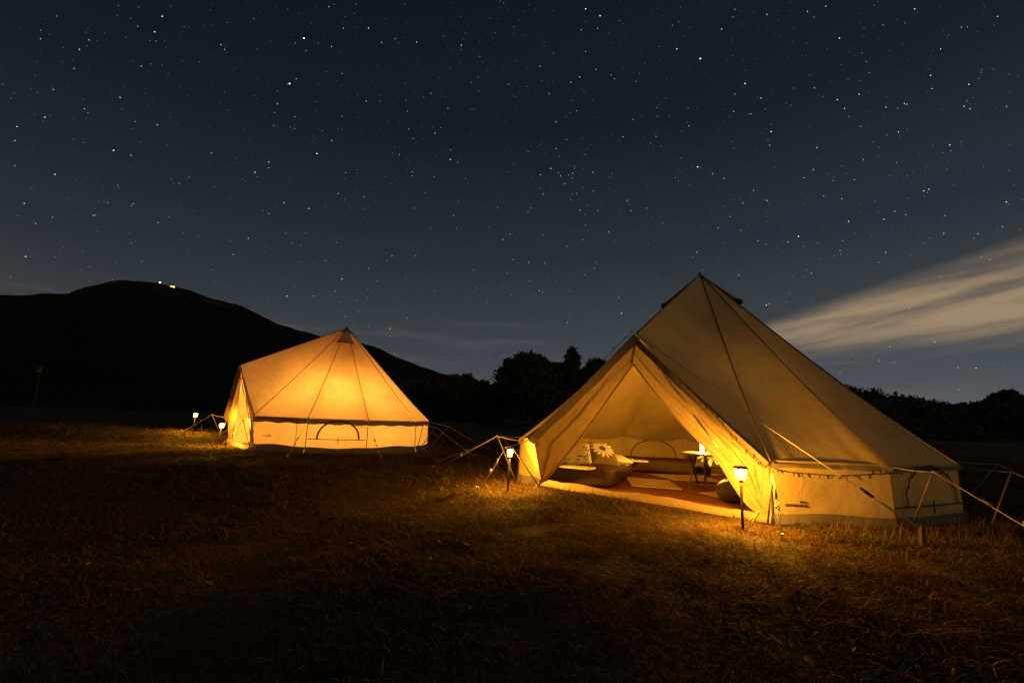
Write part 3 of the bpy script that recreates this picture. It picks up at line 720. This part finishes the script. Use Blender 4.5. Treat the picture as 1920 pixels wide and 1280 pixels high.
# guy ropes: eave -> tilted side pole -> peg in the ground
def peg(p, d, label, group='metal tent pegs'):
    g = V3(p.x, p.y, height(p.x, p.y))
    m = MB(); t = (V3(0, 0, 1) + d * .45).normalized(); m.tube([g - t * .12, g + t * .06], .006, 6); m.tube([g + t * .055, g + t * .06 + d * .03, g + t * .045 + d * .045], .005, 6)
    o = m.build('tent_peg', 'steel', loc=(g.x, g.y, g.z)); tag(o, label, 'peg', group)
def guy(root, eave, cen, label, s=.40, z=.475, s_peg=1.25, base=.10, pole=True, swing=0.0, tip=None, foot=None, end=None, dbl=False, pegged=True, ptop=None):
    o = (V3(eave.x, eave.y, 0) - V3(cen.x, cen.y, 0)).normalized(); o = Matrix.Rotation(swing, 3, 'Z') @ o
    e0 = V3(eave.x, eave.y, 0)
    pt = tip or e0 + o * s + V3(0, 0, z); pg = end or e0 + o * s_peg; pg = V3(pg.x, pg.y, height(pg.x, pg.y) + .03)
    ft = foot or e0 + o * (base - .1); ft = V3(ft.x, ft.y, height(ft.x, ft.y))
    r = MB(); r.tube([eave, lerp(eave, pt, .5) - V3(0, 0, .008), pt, lerp(pt, pg, .5) - V3(0, 0, .012), pg], .0028, 6)
    if dbl: r.tube([pt, lerp(pt, pg, .5) + V3(.018, 0, .0), pg + V3(.012, 0, 0)], .0028, 6)
    g = r.build('guy_rope', 'rope', root)
    q = lerp(pt, pg, .34); d = (pg - pt).normalized()
    MB().tube([q - d * .04, q, q + d * .04], [.007, .012, .008], 6).build('rope_slider', 'pole_wood', g)
    k = lerp(pt, pg, .55); a = d.cross(V3(0, 0, 1)).normalized()
    MB().tube([k + a * .012 * math.cos(t) + d * .014 * math.sin(2 * t) + V3(0, 0, .012 * math.sin(t)) for t in np.linspace(0, 6.28, 12)], .004, 5).build('rope_knot', 'rope', g)
    if pole: MB().tube([ft - V3(0, 0, .05), (ptop or pt) + V3(0, 0, .012)], .0075, 8).build('side_pole', 'pole_wood', root)
    if pegged: peg(pg, o, label)
P_ = 'steel tent peg '
guy(RTENT, RE[0], RC, P_ + 'holding twin ropes in front of the printed wall corner', tip=AT(1448, 887, 3.62), foot=G(1438, 982), end=G(1464, 1013), dbl=True)
guy(RTENT, RE[1], RC, '', tip=AT(1751, 885, 3.63), foot=G(1704, 985), pegged=False)
guy(RTENT, RE[2], RC, '', tip=AT(1897, 885, 4.19), foot=G(1852, 988), pegged=False)
guy(RTENT, RE[3], RC, '', pegged=False)
guy(RTENT, RE[12], RC, P_ + 'in bright grass beside the lantern between the two tents', tip=AT(947, 839, 5.10), foot=G(1019, 913), end=G(900, 911), dbl=True, ptop=AT(962, 842, 5.12))
guy(RTENT, RE[11], RC, P_ + 'at the end of the longest side rope of the open tent', tip=AT(932, 817, 6.0), end=G(818, 880))
guy(RTENT, RE[10], RC, P_ + 'in dim grass behind the lantern between the two tents', s_peg=1.5); guy(RTENT, RE[9], RC, '', s_peg=1.5, pegged=False)
guy(LTENT, LE[1], LC, P_ + 'under the half-moon window side nearer the glowing doorway', s=.22, z=.42, s_peg=.75, pole=False)
guy(LTENT, LE[2], LC, P_ + 'at the window corner of the glowing tent away from its doorway', s=.22, z=.42, s_peg=.75, pole=False)
guy(LTENT, LE[0], LC, P_ + 'beside the glowing doorway, under the small printed wall', tip=AT(455, 786, 8.35), foot=G(470, 838), end=G(427, 832), s_peg=.9)
guy(LTENT, LE[3], LC, P_ + 'at the glowing tent corner facing the open tent', s=.45, z=.52, s_peg=1.3); guy(LTENT, LE[4], LC, P_ + 'in dark grass behind the glowing tent corner that faces the trees', s=.45, z=.52, s_peg=1.35); guy(LTENT, LE[5], LC, '', s=.45, z=.52, s_peg=1.4, pegged=False)
guy(LTENT, LE[9], LC, P_ + 'out in lit grass between the two lanterns of the glowing tent', tip=AT(397, 777, 9.5), foot=G(421, 828), end=G(341, 823), dbl=True)
guy(LTENT, LE[8], LC, '', s=.45, z=.5, s_peg=1.3, pegged=False)
for px, pb in (((571, 783), (568, 848)), ((794, 795), (780, 848))):      # side poles leaning on the glowing wall
    MB().tube([G(*pb), AT(px[0], px[1], G(*pb).y - .05)], .0075, 8).build('side_pole', 'pole_wood', LTENT)
# long front rope of the open tent, down to a wooden stake
st = G(1731, 1031); st.z = height(st.x, st.y)
stop = st + V3(.035, .0, .0) + V3(.02, .06, .115)
r = MB(); r.tube([RAPEX + V3(0, 0, .01), lerp(RAPEX, stop, .5) - V3(0, 0, .02), stop], .0046, 6); q = lerp(RAPEX, stop, .86); r.tube([q, stop + V3(.012, .01, .012)], .0028, 6)
fr_ = r.build('guy_rope', 'rope', RTENT); d = (stop - RAPEX).normalized(); MB().tube([q - d * .05, q, q + d * .045], [.008, .013, .009], 7).build('rope_slider', 'black_plastic', fr_)
sk = MB(); axs = (V3(.9, .2, .0).normalized(), V3(-.2, .9, 0).normalized(), (stop - st).normalized())
sk.box(lerp(st, stop, .42) , (.035, .022, .22), axs); sk.box(st + V3(-.03, -.02, .006), (.13, .05, .014))
tag(sk.build('wooden_stake', 'peg_wood', loc=tuple(st), smooth=False), 'squat wooden stake holding the long front rope of the open tent', 'stake')
# ------------------------------------------------------------------ lanterns on stakes
LANTERN_W = 200
def lantern(base, label, tilt=0.0, h=.40):
    b = V3(base.x, base.y, height(base.x, base.y)); r = empty('stake_lantern', b, label, 'lantern', 'lanterns on stakes by the tents')
    up = V3(tilt, 0, 1).normalized()
    MB().tube([b - up * .06, b + up * .02, b + up * (h - .085)], [.004, .010, .011], 8).build('stake', 'black_plastic', r)
    c0 = b + up * (h - .085)
    MB().lathe([(.011, -.012), (.014, 0), (.015, .008)], c0, 10).build('holder', 'black_plastic', r)
    def ring(z, w): return [c0 + up * z + V3(w * sx, w * sy, 0) for sx, sy in ((-1, -1), (1, -1), (1, 1), (-1, 1))]
    g = MB(); g.add(ring(.006, .018) + ring(.011, .0265) + ring(.089, .0305), [(3, 2, 1, 0), (0, 1, 5, 4), (1, 2, 6, 5), (2, 3, 7, 6), (3, 0, 4, 7), (4, 5, 9, 8), (5, 6, 10, 9), (6, 7, 11, 10), (7, 4, 8, 11), (8, 9, 10, 11)])
    g.build('glass', 'lantern_glass', r, False)
    lc = c0 + up * .064
    MB().lathe([(.004, -.030), (.012, -.018), (.016, .0), (.012, .018), (.004, .028)], lc, 10).build('bulb', 'filament', r)
    bulb_light(r, lc + up * .001, LANTERN_W, AMBER, .017)
    k = MB(); k.add(ring(.090, .041) + ring(.100, .040) + ring(.108, .026), [(3, 2, 1, 0), (0, 1, 5, 4), (1, 2, 6, 5), (2, 3, 7, 6), (3, 0, 4, 7), (4, 5, 9, 8), (5, 6, 10, 9), (6, 7, 11, 10), (7, 4, 8, 11), (8, 9, 10, 11)])
    cap = k.build('cap', 'lantern_cap', r, False)
    for sx, sy in ((-1, -1), (1, -1), (1, 1), (-1, 1)):
        MB().tube([c0 + up * .008 + V3(.0255 * sx, .0255 * sy, 0), c0 + up * .091 + V3(.0345 * sx, .0345 * sy, 0)], .0022, 4).build('corner_bar', 'lantern_cap', r)
lantern(G(1393, 997), 'lit stake lantern in front of the open tent, below its printed wall', 0, .45)
lantern(G(952, 918), 'lit stake lantern beside the guy ropes at the closed side of the open tent doorway', .02, .46)
lantern(G(406, 840), 'lit stake lantern close to the doorway of the glowing tent', .10, .45)
p = AT(365, 789, 10.9); lantern(V3(p.x, p.y, 0), 'lit stake lantern furthest out in the grass beyond the glowing tent doorway', 0, .45)

# lamp hanging from the centre pole inside the glowing tent
def tent_lamp(p, mname, r0, label, top):
    r = empty('hanging_lamp', p, label, 'lamp')
    MB().tube([p + V3(0, 0, r0 * 1.6), top], .004, 5).build('cord', 'string_black', r)
    MB().lathe([(r0 * .3, r0 * 1.6), (r0 * .9, r0 * 1.1), (r0 * .95, r0 * 1.02)], p, 12).build('shade', 'lantern_cap', r)
    MB().lathe([(r0 * .3, -r0), (r0 * .8, -r0 * .6), (r0, 0), (r0 * .8, r0 * .6), (r0 * .5, r0)], p, 12).build('bulb', mname, r)
    bulb_light(r, p, 740, (1.0, .535, .115), r0 * .9)
tent_lamp(V3(LC.x + .14, LC.y - .30, .66), 'tent_lamp', .05, 'lit lamp hanging inside the glowing tent', V3(LC.x, LC.y - .02, 2.3))

# ------------------------------------------------------------------ string lights
def string_light(pts, n, label, off, seed, group='fairy light strings on the tents'):
    rr = random.Random(seed); pts = [Vector(p) for p in pts]
    sp = smooth_pts(pts, 60); r = empty('string_light', tuple(sp[0]), label, 'string light', group)
    MB().tube(sp, .0028, 4).build('cable', 'string_black', r)
    for k in range(n):
        p = poly_at(sp, (k + .5 + rr.uniform(-.25, .25)) / n); d = (off * rr.uniform(-.4, .6) + V3(rr.uniform(-.5, .5), rr.uniform(-.3, .3), rr.choice((-1, -1, 1)))).normalized()
        MB().tube([p, p + d * .014, p + d * .034], [.0035, .0045, .0018], 5).build('bulb', 'string_black', r)
def wallpt(px, py, i, off=.03):
    nrm = (RT[i + 1] - RT[i]).cross(V3(0, 0, 1)).normalized(); nrm = nrm if nrm.dot(RT[i] - RC) > 0 else -nrm
    return ONPLANE(px, py, RT[i] + nrm * off, nrm)
string_light([wallpt(1449, 877, 0), wallpt(1468, 883, 0), wallpt(1503, 887, 0), wallpt(1565, 891, 0), wallpt(1620, 889, 0), wallpt(1660, 887, 0), wallpt(1690, 886, 1), wallpt(1740, 879, 1), wallpt(1782, 893, 1)], 18, 'unlit fairy light string sagging along the printed wall of the open tent', V3(0, -1, 0), 1)
string_light([lerp(RAPEX, RE[0], t) + RFWD * .06 + V3(0, 0, -.05 - .03 * math.sin(t * 9)) for t in np.linspace(.03, .97, 12)], 20, 'unlit fairy light string along the doorway edge running down to the printed wall', V3(0, -1, 0), 2)
string_light([lerp(RAPEX, RE[12], t) + V3(-.02, -.02, .035 + .02 * math.sin(t * 11)) for t in np.linspace(.0, .62, 10)], 12, 'unlit fairy light string on the doorway edge of the open tent facing the trees', V3(-.5, 0, 1), 3)
def lwall(px, py, i):
    nrm = (LT[i + 1] - LT[i]).cross(V3(0, 0, 1)).normalized(); nrm = nrm if nrm.dot(LT[i] - LC) > 0 else -nrm
    return ONPLANE(px, py, LT[i] + nrm * .03, nrm)
string_light([lwall(482, 782, 0), lwall(530, 784, 0), lwall(570, 786, 0), lwall(600, 791, 1), lwall(640, 797, 1), lwall(686, 800, 1)], 16, 'thin fairy light string under the eave of the glowing tent', V3(0, -1, 0), 4)

# ------------------------------------------------------------------ furnishings in the open tent
def soft_box(mb, c, sz, ax, r=.06, n=(26, 34, 8), puff=.02, seed=0.0, wr=.012, e1=.27, e2=.30):
    """rounded, slightly uneven cushion-like block; c = centre of the base"""
    N = 40; K = 24; c = Vector(c); vs = []; fs = []
    for j in range(K + 1):
        ph = -math.pi / 2 + math.pi * j / K
        for i in range(N):
            th = 2 * math.pi * i / N
            sg = lambda v, e: math.copysign(abs(v) ** e, v)
            x = sg(math.cos(ph), e2) * sg(math.cos(th), e1); y = sg(math.cos(ph), e2) * sg(math.sin(th), e1); z = sg(math.sin(ph), e2)
            p = c + ax[0] * (x * sz[0] / 2) + ax[1] * (y * sz[1] / 2) + V3(0, 0, sz[2] / 2 + z * sz[2] / 2)
            k = fbm(p.x * 4 + seed, p.y * 4, p.z * 5) * wr
            vs.append(p + V3(0, 0, k * (1 if z > 0 else .2)) + ax[0] * (k * .5 * x) + ax[1] * (k * .6 * y))
    fs = [(j * N + i, j * N + (i + 1) % N, (j + 1) * N + (i + 1) % N, (j + 1) * N + i) for j in range(K) for i in range(N)]
    return mb.add(vs, fs)
def axes(deg): a = rad(deg); return (V3(math.cos(a), math.sin(a), 0), V3(-math.sin(a), math.cos(a), 0))
FL = .02
def bed(c, sz, deg, label, sheet_side):
    ax = axes(deg); r = empty('mattress', tuple(c), label, 'mattress', 'low beds inside the open tent')
    soft_box(MB(), c, sz, ax, seed=c.x).build('bed_cover', 'bed_cloth', r) if False else None
    m = MB(); soft_box(m, c, sz, ax, seed=c.x); m.build('bed_cover', 'bed_cloth', r)
    q = c + ax[0] * (sheet_side[0] * sz[0] / 2) + ax[1] * (sheet_side[1] * sz[1] / 2) + V3(0, 0, sheet_side[4])
    m = MB(); soft_box(m, q, (sheet_side[2], sheet_side[3], sheet_side[5]), ax, seed=c.y); m.build('sheet', 'linen', r)
    return r
def pillow(c, sz, rot, mname, label, group='pillows on the beds'):
    m = MB(); N = 22; vs = []
    Rm = rot
    for side in (1, -1):
        for j in range(N + 1):
            for i in range(N + 1):
                u, v = 2 * i / N - 1, 2 * j / N - 1
                hgt = ((1 - u ** 4) * (1 - v ** 4)) ** .55 * sz[2] / 2
                pu = u * (1 - .07 * (1 - v * v)) ; pv = v * (1 - .07 * (1 - u * u))
                p = V3(pu * sz[0] / 2, pv * sz[1] / 2, side * (hgt + .002) + .008 * fbm(u * 2 + c.x, v * 2, side))
                vs.append(p)
    fs = [(j * (N + 1) + i, j * (N + 1) + i + 1, (j + 1) * (N + 1) + i + 1, (j + 1) * (N + 1) + i) for j in range(N) for i in range(N)]
    k = (N + 1) ** 2
    fs += [tuple(x + k for x in reversed(f)) for f in fs]
    m.v = [tuple(v) for v in vs]; m.f = fs
    o = m.build('pillow', mname); o.location = c; o.rotation_euler = rot; tag(o, label, 'pillow', group); return o
# front bed
b1 = G(1140, 921); b1 = V3(b1.x, b1.y, FL)
BD = 68
ax1 = axes(BD)       # its long side runs back into the tent
bc = b1 + ax1[0] * .95 + ax1[1] * .40
bed(V3(bc.x, bc.y, FL), (1.9, .90, .225), BD, 'brown covered mattress lying just inside the doorway with two flowered pillows', (.52, -.01, .86, .91, .17, .062))
# back bed
c2 = (G(1170, 890) + G(1352, 893)) / 2
bed(V3(c2.x + .0, c2.y + .40, FL), (1.60, .78, .19), -8, 'brown covered mattress along the back wall behind the folding table', (.86, 0, .24, .79, .0, .193))
zt = FL + .225
pc = AT(1128, 857, 6.02); pillow(V3(pc.x, pc.y, zt + .115), (.39, .39, .13), (rad(38), rad(4), rad(14)), 'daisy_brown', 'brown pillow with one big white daisy leaning on the front bed')
pc = AT(1078, 858, 5.98); pillow(V3(pc.x, pc.y, zt + .105), (.42, .40, .13), (rad(36), rad(-5), rad(-12)), 'daisy_green', 'white pillow with green and black flowers on the front bed')
pc = AT(1152, 863, 6.16); pillow(V3(pc.x, pc.y, zt + .05), (.38, .30, .09), (rad(8), rad(3), rad(10)), 'linen', 'plain white pillow under the daisy pillow')
z2 = FL + .19
pc = AT(1330, 864, 6.95); pillow(V3(pc.x, pc.y, z2 + .08), (.44, .36, .12), (rad(35), 0, rad(-18)), 'daisy_dark', 'dark pillow with white flowers on the back bed behind the table legs')
def towel(a, b, w, z, label):
    ax = (b - a).normalized(); s = ax.cross(V3(0, 0, 1)); c = (a + b) / 2; m = MB()
    soft_box(m, V3(c.x, c.y, z), ((b - a).length, w, .028), (ax, s), seed=c.x, wr=.004, e1=.13, e2=.4)
    tag(m.build('folded_towel', 'linen', loc=(c.x, c.y, z)), label, 'towel', 'folded towels on the beds')
a = AT(1052, 877, 5.5); b = AT(1112, 881, 5.30); towel(V3(a.x, a.y, 0), V3(b.x, b.y, 0), .20, zt - .008, 'folded pale towel at the foot of the front bed')
a = AT(1166, 863, 7.12); b = AT(1214, 868, 7.08); towel(V3(a.x, a.y, 0), V3(b.x, b.y, 0), .18, z2 - .008, 'folded pale towel on the back bed')
# woven mats
def floor_mat(px, label):
    pts = [G(*q) for q in px]; c = sum(pts, V3(0, 0, 0)) / len(pts); z = FL + .004
    m = MB(); n = len(pts)
    def fn(u, v):
        p = lerp(lerp(pts[0], pts[1], u), lerp(pts[3], pts[2], u), v); return V3(p.x, p.y, z + .008 + .004 * fbm(p.x * 5, p.y * 5))
    m.grid(fn, 14, 8)
    e = [V3(p.x, p.y, z) for p in pts]; t = [fn(0, 0), fn(1, 0), fn(1, 1), fn(0, 1)]
    for i in range(4): m.add([e[i], e[(i + 1) % 4], t[(i + 1) % 4], t[i]], [(0, 1, 2, 3)])
    tag(m.build('floor_mat', 'woven_mat', loc=(c.x, c.y, z)), label, 'mat', 'woven mats on the tent floor')
floor_mat([(1173, 898), (1255, 905), (1278, 922), (1184, 915)], 'straw coloured woven mat between the front bed and the table')
floor_mat([(1212, 891), (1320, 895), (1357, 908), (1264, 904)], 'straw coloured woven mat along the back bed, reaching under the table')
floor_mat([(1308, 928), (1362, 925), (1400, 934), (1366, 941)], 'straw coloured woven mat beside the round leather pouf')
# folding table
def table():
    p = G(1291, 920); o = V3(p.x, p.y, FL); H = .405
    ux = (G(1341, 926) - p); ux.z = 0; L = .62; ux.normalize(); uy = V3(-ux.y, ux.x, 0)
    r = empty('folding_table', tuple(o), 'low wooden folding table with crossed legs', 'table'); Wd = .36
    m = MB(); m.box(o + ux * (L / 2 - .05) + uy * (Wd / 2) + V3(0, 0, H), (L + .06, Wd + .06, .018), (ux, uy, V3(0, 0, 1))).build('tabletop', 'wood_table', r, False)
    for k in range(7):
        MB().box(o + ux * (L / 2 - .05) + uy * (Wd * (k + .5) / 7) + V3(0, 0, H + .0125), (L + .05, Wd / 7 - .006, .007), (ux, uy, V3(0, 0, 1))).build('slat', 'wood_table', r, False)
    for e in (0.0, L - .14):
        for a, b in ((0, 1), (1, 0)):
            MB().tube([o + ux * (e + .02 * a) + uy * (Wd * a), o + ux * (e + .02 * a) + uy * (Wd * b) + V3(0, 0, H - .01)], .014, 6).build('leg', 'wood_table', r)
    for a in (0.04, .96):
        MB().tube([o + ux * 0 + uy * (Wd * a) + V3(0, 0, .06), o + ux * (L - .14) + uy * (Wd * a) + V3(0, 0, .06)], .010, 6).build('stretcher', 'wood_table', r)
    zt2 = FL + H + .018
    q = o + ux * .125 + uy * .16; q.z = zt2
    j = empty('table_lantern', tuple(q), 'small bright glass lantern on the folding table', 'lantern')
    MB().lathe([(.034, 0), (.036, .008), (.03, .012)], q, 12).build('base', 'lantern_cap', j)
    MB().lathe([(.026, .014), (.030, .03), (.030, .10), (.022, .125)], q, 12).build('glass', 'table_lamp', j)
    MB().lathe([(.006, .03), (.014, .045), (.014, .085), (.005, .105)], q, 10).build('flame', 'filament', j)
    bulb_light(j, q + V3(0, 0, .07), 200, (1.0, .54, .08), .018)
    MB().lathe([(.028, .127), (.030, .135), (.012, .15)], q, 12).build('lid', 'lantern_cap', j)
    q2 = o + ux * .24 + uy * .14; q2.z = zt2
    bo = MB(); bo.lathe([(.030, 0), (.052, .022), (.06, .045), (.056, .045), (.046, .022), (.02, .008)], q2, 16)
    tag(bo.build('bowl', 'ceramic', loc=tuple(q2)), 'small brown bowl beside the lantern on the table', 'bowl')
table()
# leather pouf lying by the door
pp = G(1384, 947); pc = V3(pp.x + .02, pp.y + .08, FL); m = MB()
prof = [(.02, .0), (.12, .005), (.17, .04), (.19, .10), (.175, .16), (.12, .205), (.03, .215)]
m.lathe(prof, pc, 24); pf = empty('pouf', tuple(pc), 'round brown leather pouf by the doorway edge', 'pouf'); m.build('cushion', 'leather', pf)
MB().lathe([(.026, .212), (.028, .222), (.01, .226)], pc, 12).build('button', 'leather', pf)
MB().tube([pc + V3(.193 * math.cos(t), .193 * math.sin(t), .10) for t in np.linspace(0, 2 * math.pi, 33)], .006, 5).build('piping', 'seam', pf)

# ------------------------------------------------------------------ grass
def inside(x, y):
    for cen, Bt in ((RC, RB), (LC, LB)):
        n = len(Bt); w = False; j = n - 1
        for i in range(n):
            xi, yi, xj, yj = Bt[i].x, Bt[i].y, Bt[j].x, Bt[j].y
            xi = cen.x + (xi - cen.x) * 1.03; yi = cen.y + (yi - cen.y) * 1.03; xj = cen.x + (xj - cen.x) * 1.03; yj = cen.y + (yj - cen.y) * 1.03
            if (yi > y) != (yj > y) and x < (xj - xi) * (y - yi) / (yj - yi) + xi: w = not w
            j = i
        if w: return True
    return False
def clump_mesh(seed, nb, hmin, hmax, spread, lean, wid, dry):
    r = np.random.default_rng(seed); V = []; Fc = []; sh = []
    for k in range(nb):
        bx, by = r.normal(0, spread, 2); a = r.uniform(0, 6.283); h = r.uniform(hmin, hmax); ln = lean * r.uniform(.3, 1.5) * h
        w = wid * r.uniform(.6, 1.2); dx, dy = math.cos(a), math.sin(a); px_, py_ = -dy, dx; s = 1.0 if r.random() < dry else r.uniform(0, .25)
        b = len(V); curl = r.uniform(-.4, .6)
        for t, ww in ((0, 1), (.4, .85), (.75, .55)):
            l = ln * t ** 1.7; sd = curl * ln * t * t * .5; z = h * (t - .28 * t * t * lean)
            for sgn in (-1, 1): V.append((bx + dx * l + px_ * (sd + sgn * w * ww), by + dy * l + py_ * (sd + sgn * w * ww), max(.0, z)))
        l = ln; sd = curl * ln * .5; V.append((bx + dx * l + px_ * sd, by + dy * l + py_ * sd, max(.004, h * (1 - .34 * lean))))
        Fc += [(b, b + 1, b + 3, b + 2), (b + 2, b + 3, b + 5, b + 4), (b + 4, b + 5, b + 6)]; sh += [s] * 7
    me = bpy.data.meshes.new('grass_clump'); me.from_pydata(V, [], Fc); me.materials.append(M['grass_blade'])
    at = me.attributes.new('shade', 'FLOAT', 'POINT'); at.data.foreach_set('value', np.array(sh, dtype=np.float32))
    me.update(); return me
def build_grass():
    col = bpy.data.collections.new('grass_clumps')
    specs = [(34, .014, .040, .055, 1.5, .0017, .35), (34, .018, .050, .05, 1.7, .0016, .25), (30, .015, .036, .07, 2.2, .0018, .6), (22, .03, .085, .035, 1.9, .0017, .3), (16, .012, .028, .08, 2.6, .0022, .9), (9, .05, .15, .03, .6, .0012, .85)]
    for i, s in enumerate(specs):
        o = bpy.data.objects.new('clump_%d' % i, clump_mesh(100 + i, *s)); col.objects.link(o)
    r = np.random.default_rng(77); P = []; RZ = []; SC = []; TI = []; ID = []
    def sow(n, y0, y1, smul, half=None):
        k = 0
        while k < n:
            y = math.sqrt(r.uniform(y0 * y0, y1 * y1)); x = r.uniform(-1.18, 1.18) * y
            k += 1
            if inside(x, y): continue
            g = fbm(x * .9 + 3, y * .9, 5); d2 = fbm(x * 2.6, y * 2.6, 1)
            if r.random() < .95 * max(0, -d2) * 1.3: continue
            P.append((x, y, height(x, y) - .004)); RZ.append((r.normal(0, .12), r.normal(0, .12), r.uniform(0, 6.28)))
            SC.append(smul * r.uniform(.6, 1.45) * (1 + .55 * max(-.7, min(1, g + .5 * d2))))
            t = min(1, max(0, .30 + g * 1.1 + r.normal(0, .18) + (.25 if x < -4 and y > 6 else 0))); TI.append(t)
            q = r.random()
            ID.append(5 if q < .025 else (4 if q < .16 else (2 if q < .40 - .2 * g else (0 if q < .6 else (1 if q < .82 else 3)))))
    sow(19000, 1.1, 4.2, .78); sow(30000, 4.2, 9, .95); sow(20000, 9, 16, 1.25); sow(9000, 16, 40, 2.0)
    for k in range(160):                                          # tall dry stalks around the open tent's right wall
        a = r.uniform(262, 318); x = RC.x + (2.62 + abs(r.normal(0, .35))) * math.cos(rad(a)); y = RC.y + (2.62 + abs(r.normal(0, .35))) * math.sin(rad(a))
        P.append((x, y, height(x, y))); RZ.append((0, 0, r.uniform(0, 6.28))); SC.append(r.uniform(.8, 1.5)); TI.append(.1); ID.append(5)
    me = bpy.data.meshes.new('grass'); me.from_pydata(P, [], [])
    for nm, ty, arr in (('rot', 'FLOAT_VECTOR', RZ), ('scl', 'FLOAT', SC), ('tint', 'FLOAT', TI), ('pick', 'INT', ID)):
        at = me.attributes.new(nm, ty, 'POINT')
        if ty == 'FLOAT_VECTOR': at.data.foreach_set('vector', np.array(arr, dtype=np.float32).ravel())
        else: at.data.foreach_set('value', np.array(arr, dtype=np.int32 if ty == 'INT' else np.float32))
    o = bpy.data.objects.new('grass', me); C.objects.link(o)
    tag(o, 'short dry and green meadow grass around the tents', 'grass', kind='stuff')
    ng = bpy.data.node_groups.new('grass_nodes', 'GeometryNodeTree')
    ng.interface.new_socket('Geometry', in_out='INPUT', socket_type='NodeSocketGeometry'); ng.interface.new_socket('Geometry', in_out='OUTPUT', socket_type='NodeSocketGeometry')
    gi = ng.nodes.new('NodeGroupInput'); go = ng.nodes.new('NodeGroupOutput'); iop = ng.nodes.new('GeometryNodeInstanceOnPoints')
    ci = ng.nodes.new('GeometryNodeCollectionInfo'); ci.inputs['Collection'].default_value = col; ci.inputs['Separate Children'].default_value = True; ci.inputs['Reset Children'].default_value = True
    def attr(nm, dt):
        n = ng.nodes.new('GeometryNodeInputNamedAttribute'); n.data_type = dt; n.inputs['Name'].default_value = nm; return n.outputs['Attribute']
    m2p = ng.nodes.new('GeometryNodeMeshToPoints'); ng.links.new(gi.outputs[0], m2p.inputs[0])
    ng.links.new(m2p.outputs[0], iop.inputs['Points']); ng.links.new(ci.outputs[0], iop.inputs['Instance']); iop.inputs['Pick Instance'].default_value = True
    ng.links.new(attr('pick', 'INT'), iop.inputs['Instance Index'])
    e2r = ng.nodes.new('FunctionNodeEulerToRotation'); ng.links.new(attr('rot', 'FLOAT_VECTOR'), e2r.inputs[0]); ng.links.new(e2r.outputs[0], iop.inputs['Rotation'])
    ng.links.new(attr('scl', 'FLOAT'), iop.inputs['Scale']); ng.links.new(iop.outputs[0], go.inputs[0])
    md = o.modifiers.new('grass', 'NODES'); md.node_group = ng
    # a few fallen leaves
    V = []; Fc = []
    for k in range(260):
        y = math.sqrt(r.uniform(1.6 ** 2, 7 ** 2)); x = r.uniform(-.9, 1.15) * y
        if inside(x, y): continue
        z = height(x, y) + r.uniform(.02, .045); a = r.uniform(0, 6.28); L = r.uniform(.012, .032); w = L * r.uniform(.3, .55); b = len(V)
        ca, sa = math.cos(a), math.sin(a); tl = r.normal(0, .35, 2)
        for u, v, hh in ((-1, 0, 0), (-.3, 1, .25), (.4, .8, .2), (1, 0, 0), (.4, -.8, .2), (-.3, -1, .25)):
            V.append((x + ca * u * L - sa * v * w, y + sa * u * L + ca * v * w, z + hh * w + tl[0] * u * L + tl[1] * v * w))
        Fc += [(b, b + 1, b + 2, b + 3), (b, b + 3, b + 4, b + 5)]
    mb = MB(); mb.v = V; mb.f = Fc; tag(mb.build('leaf_litter', 'dry_leaf', smooth=False), 'small dry leaves fallen in the grass', 'leaves', kind='stuff')
build_grass()
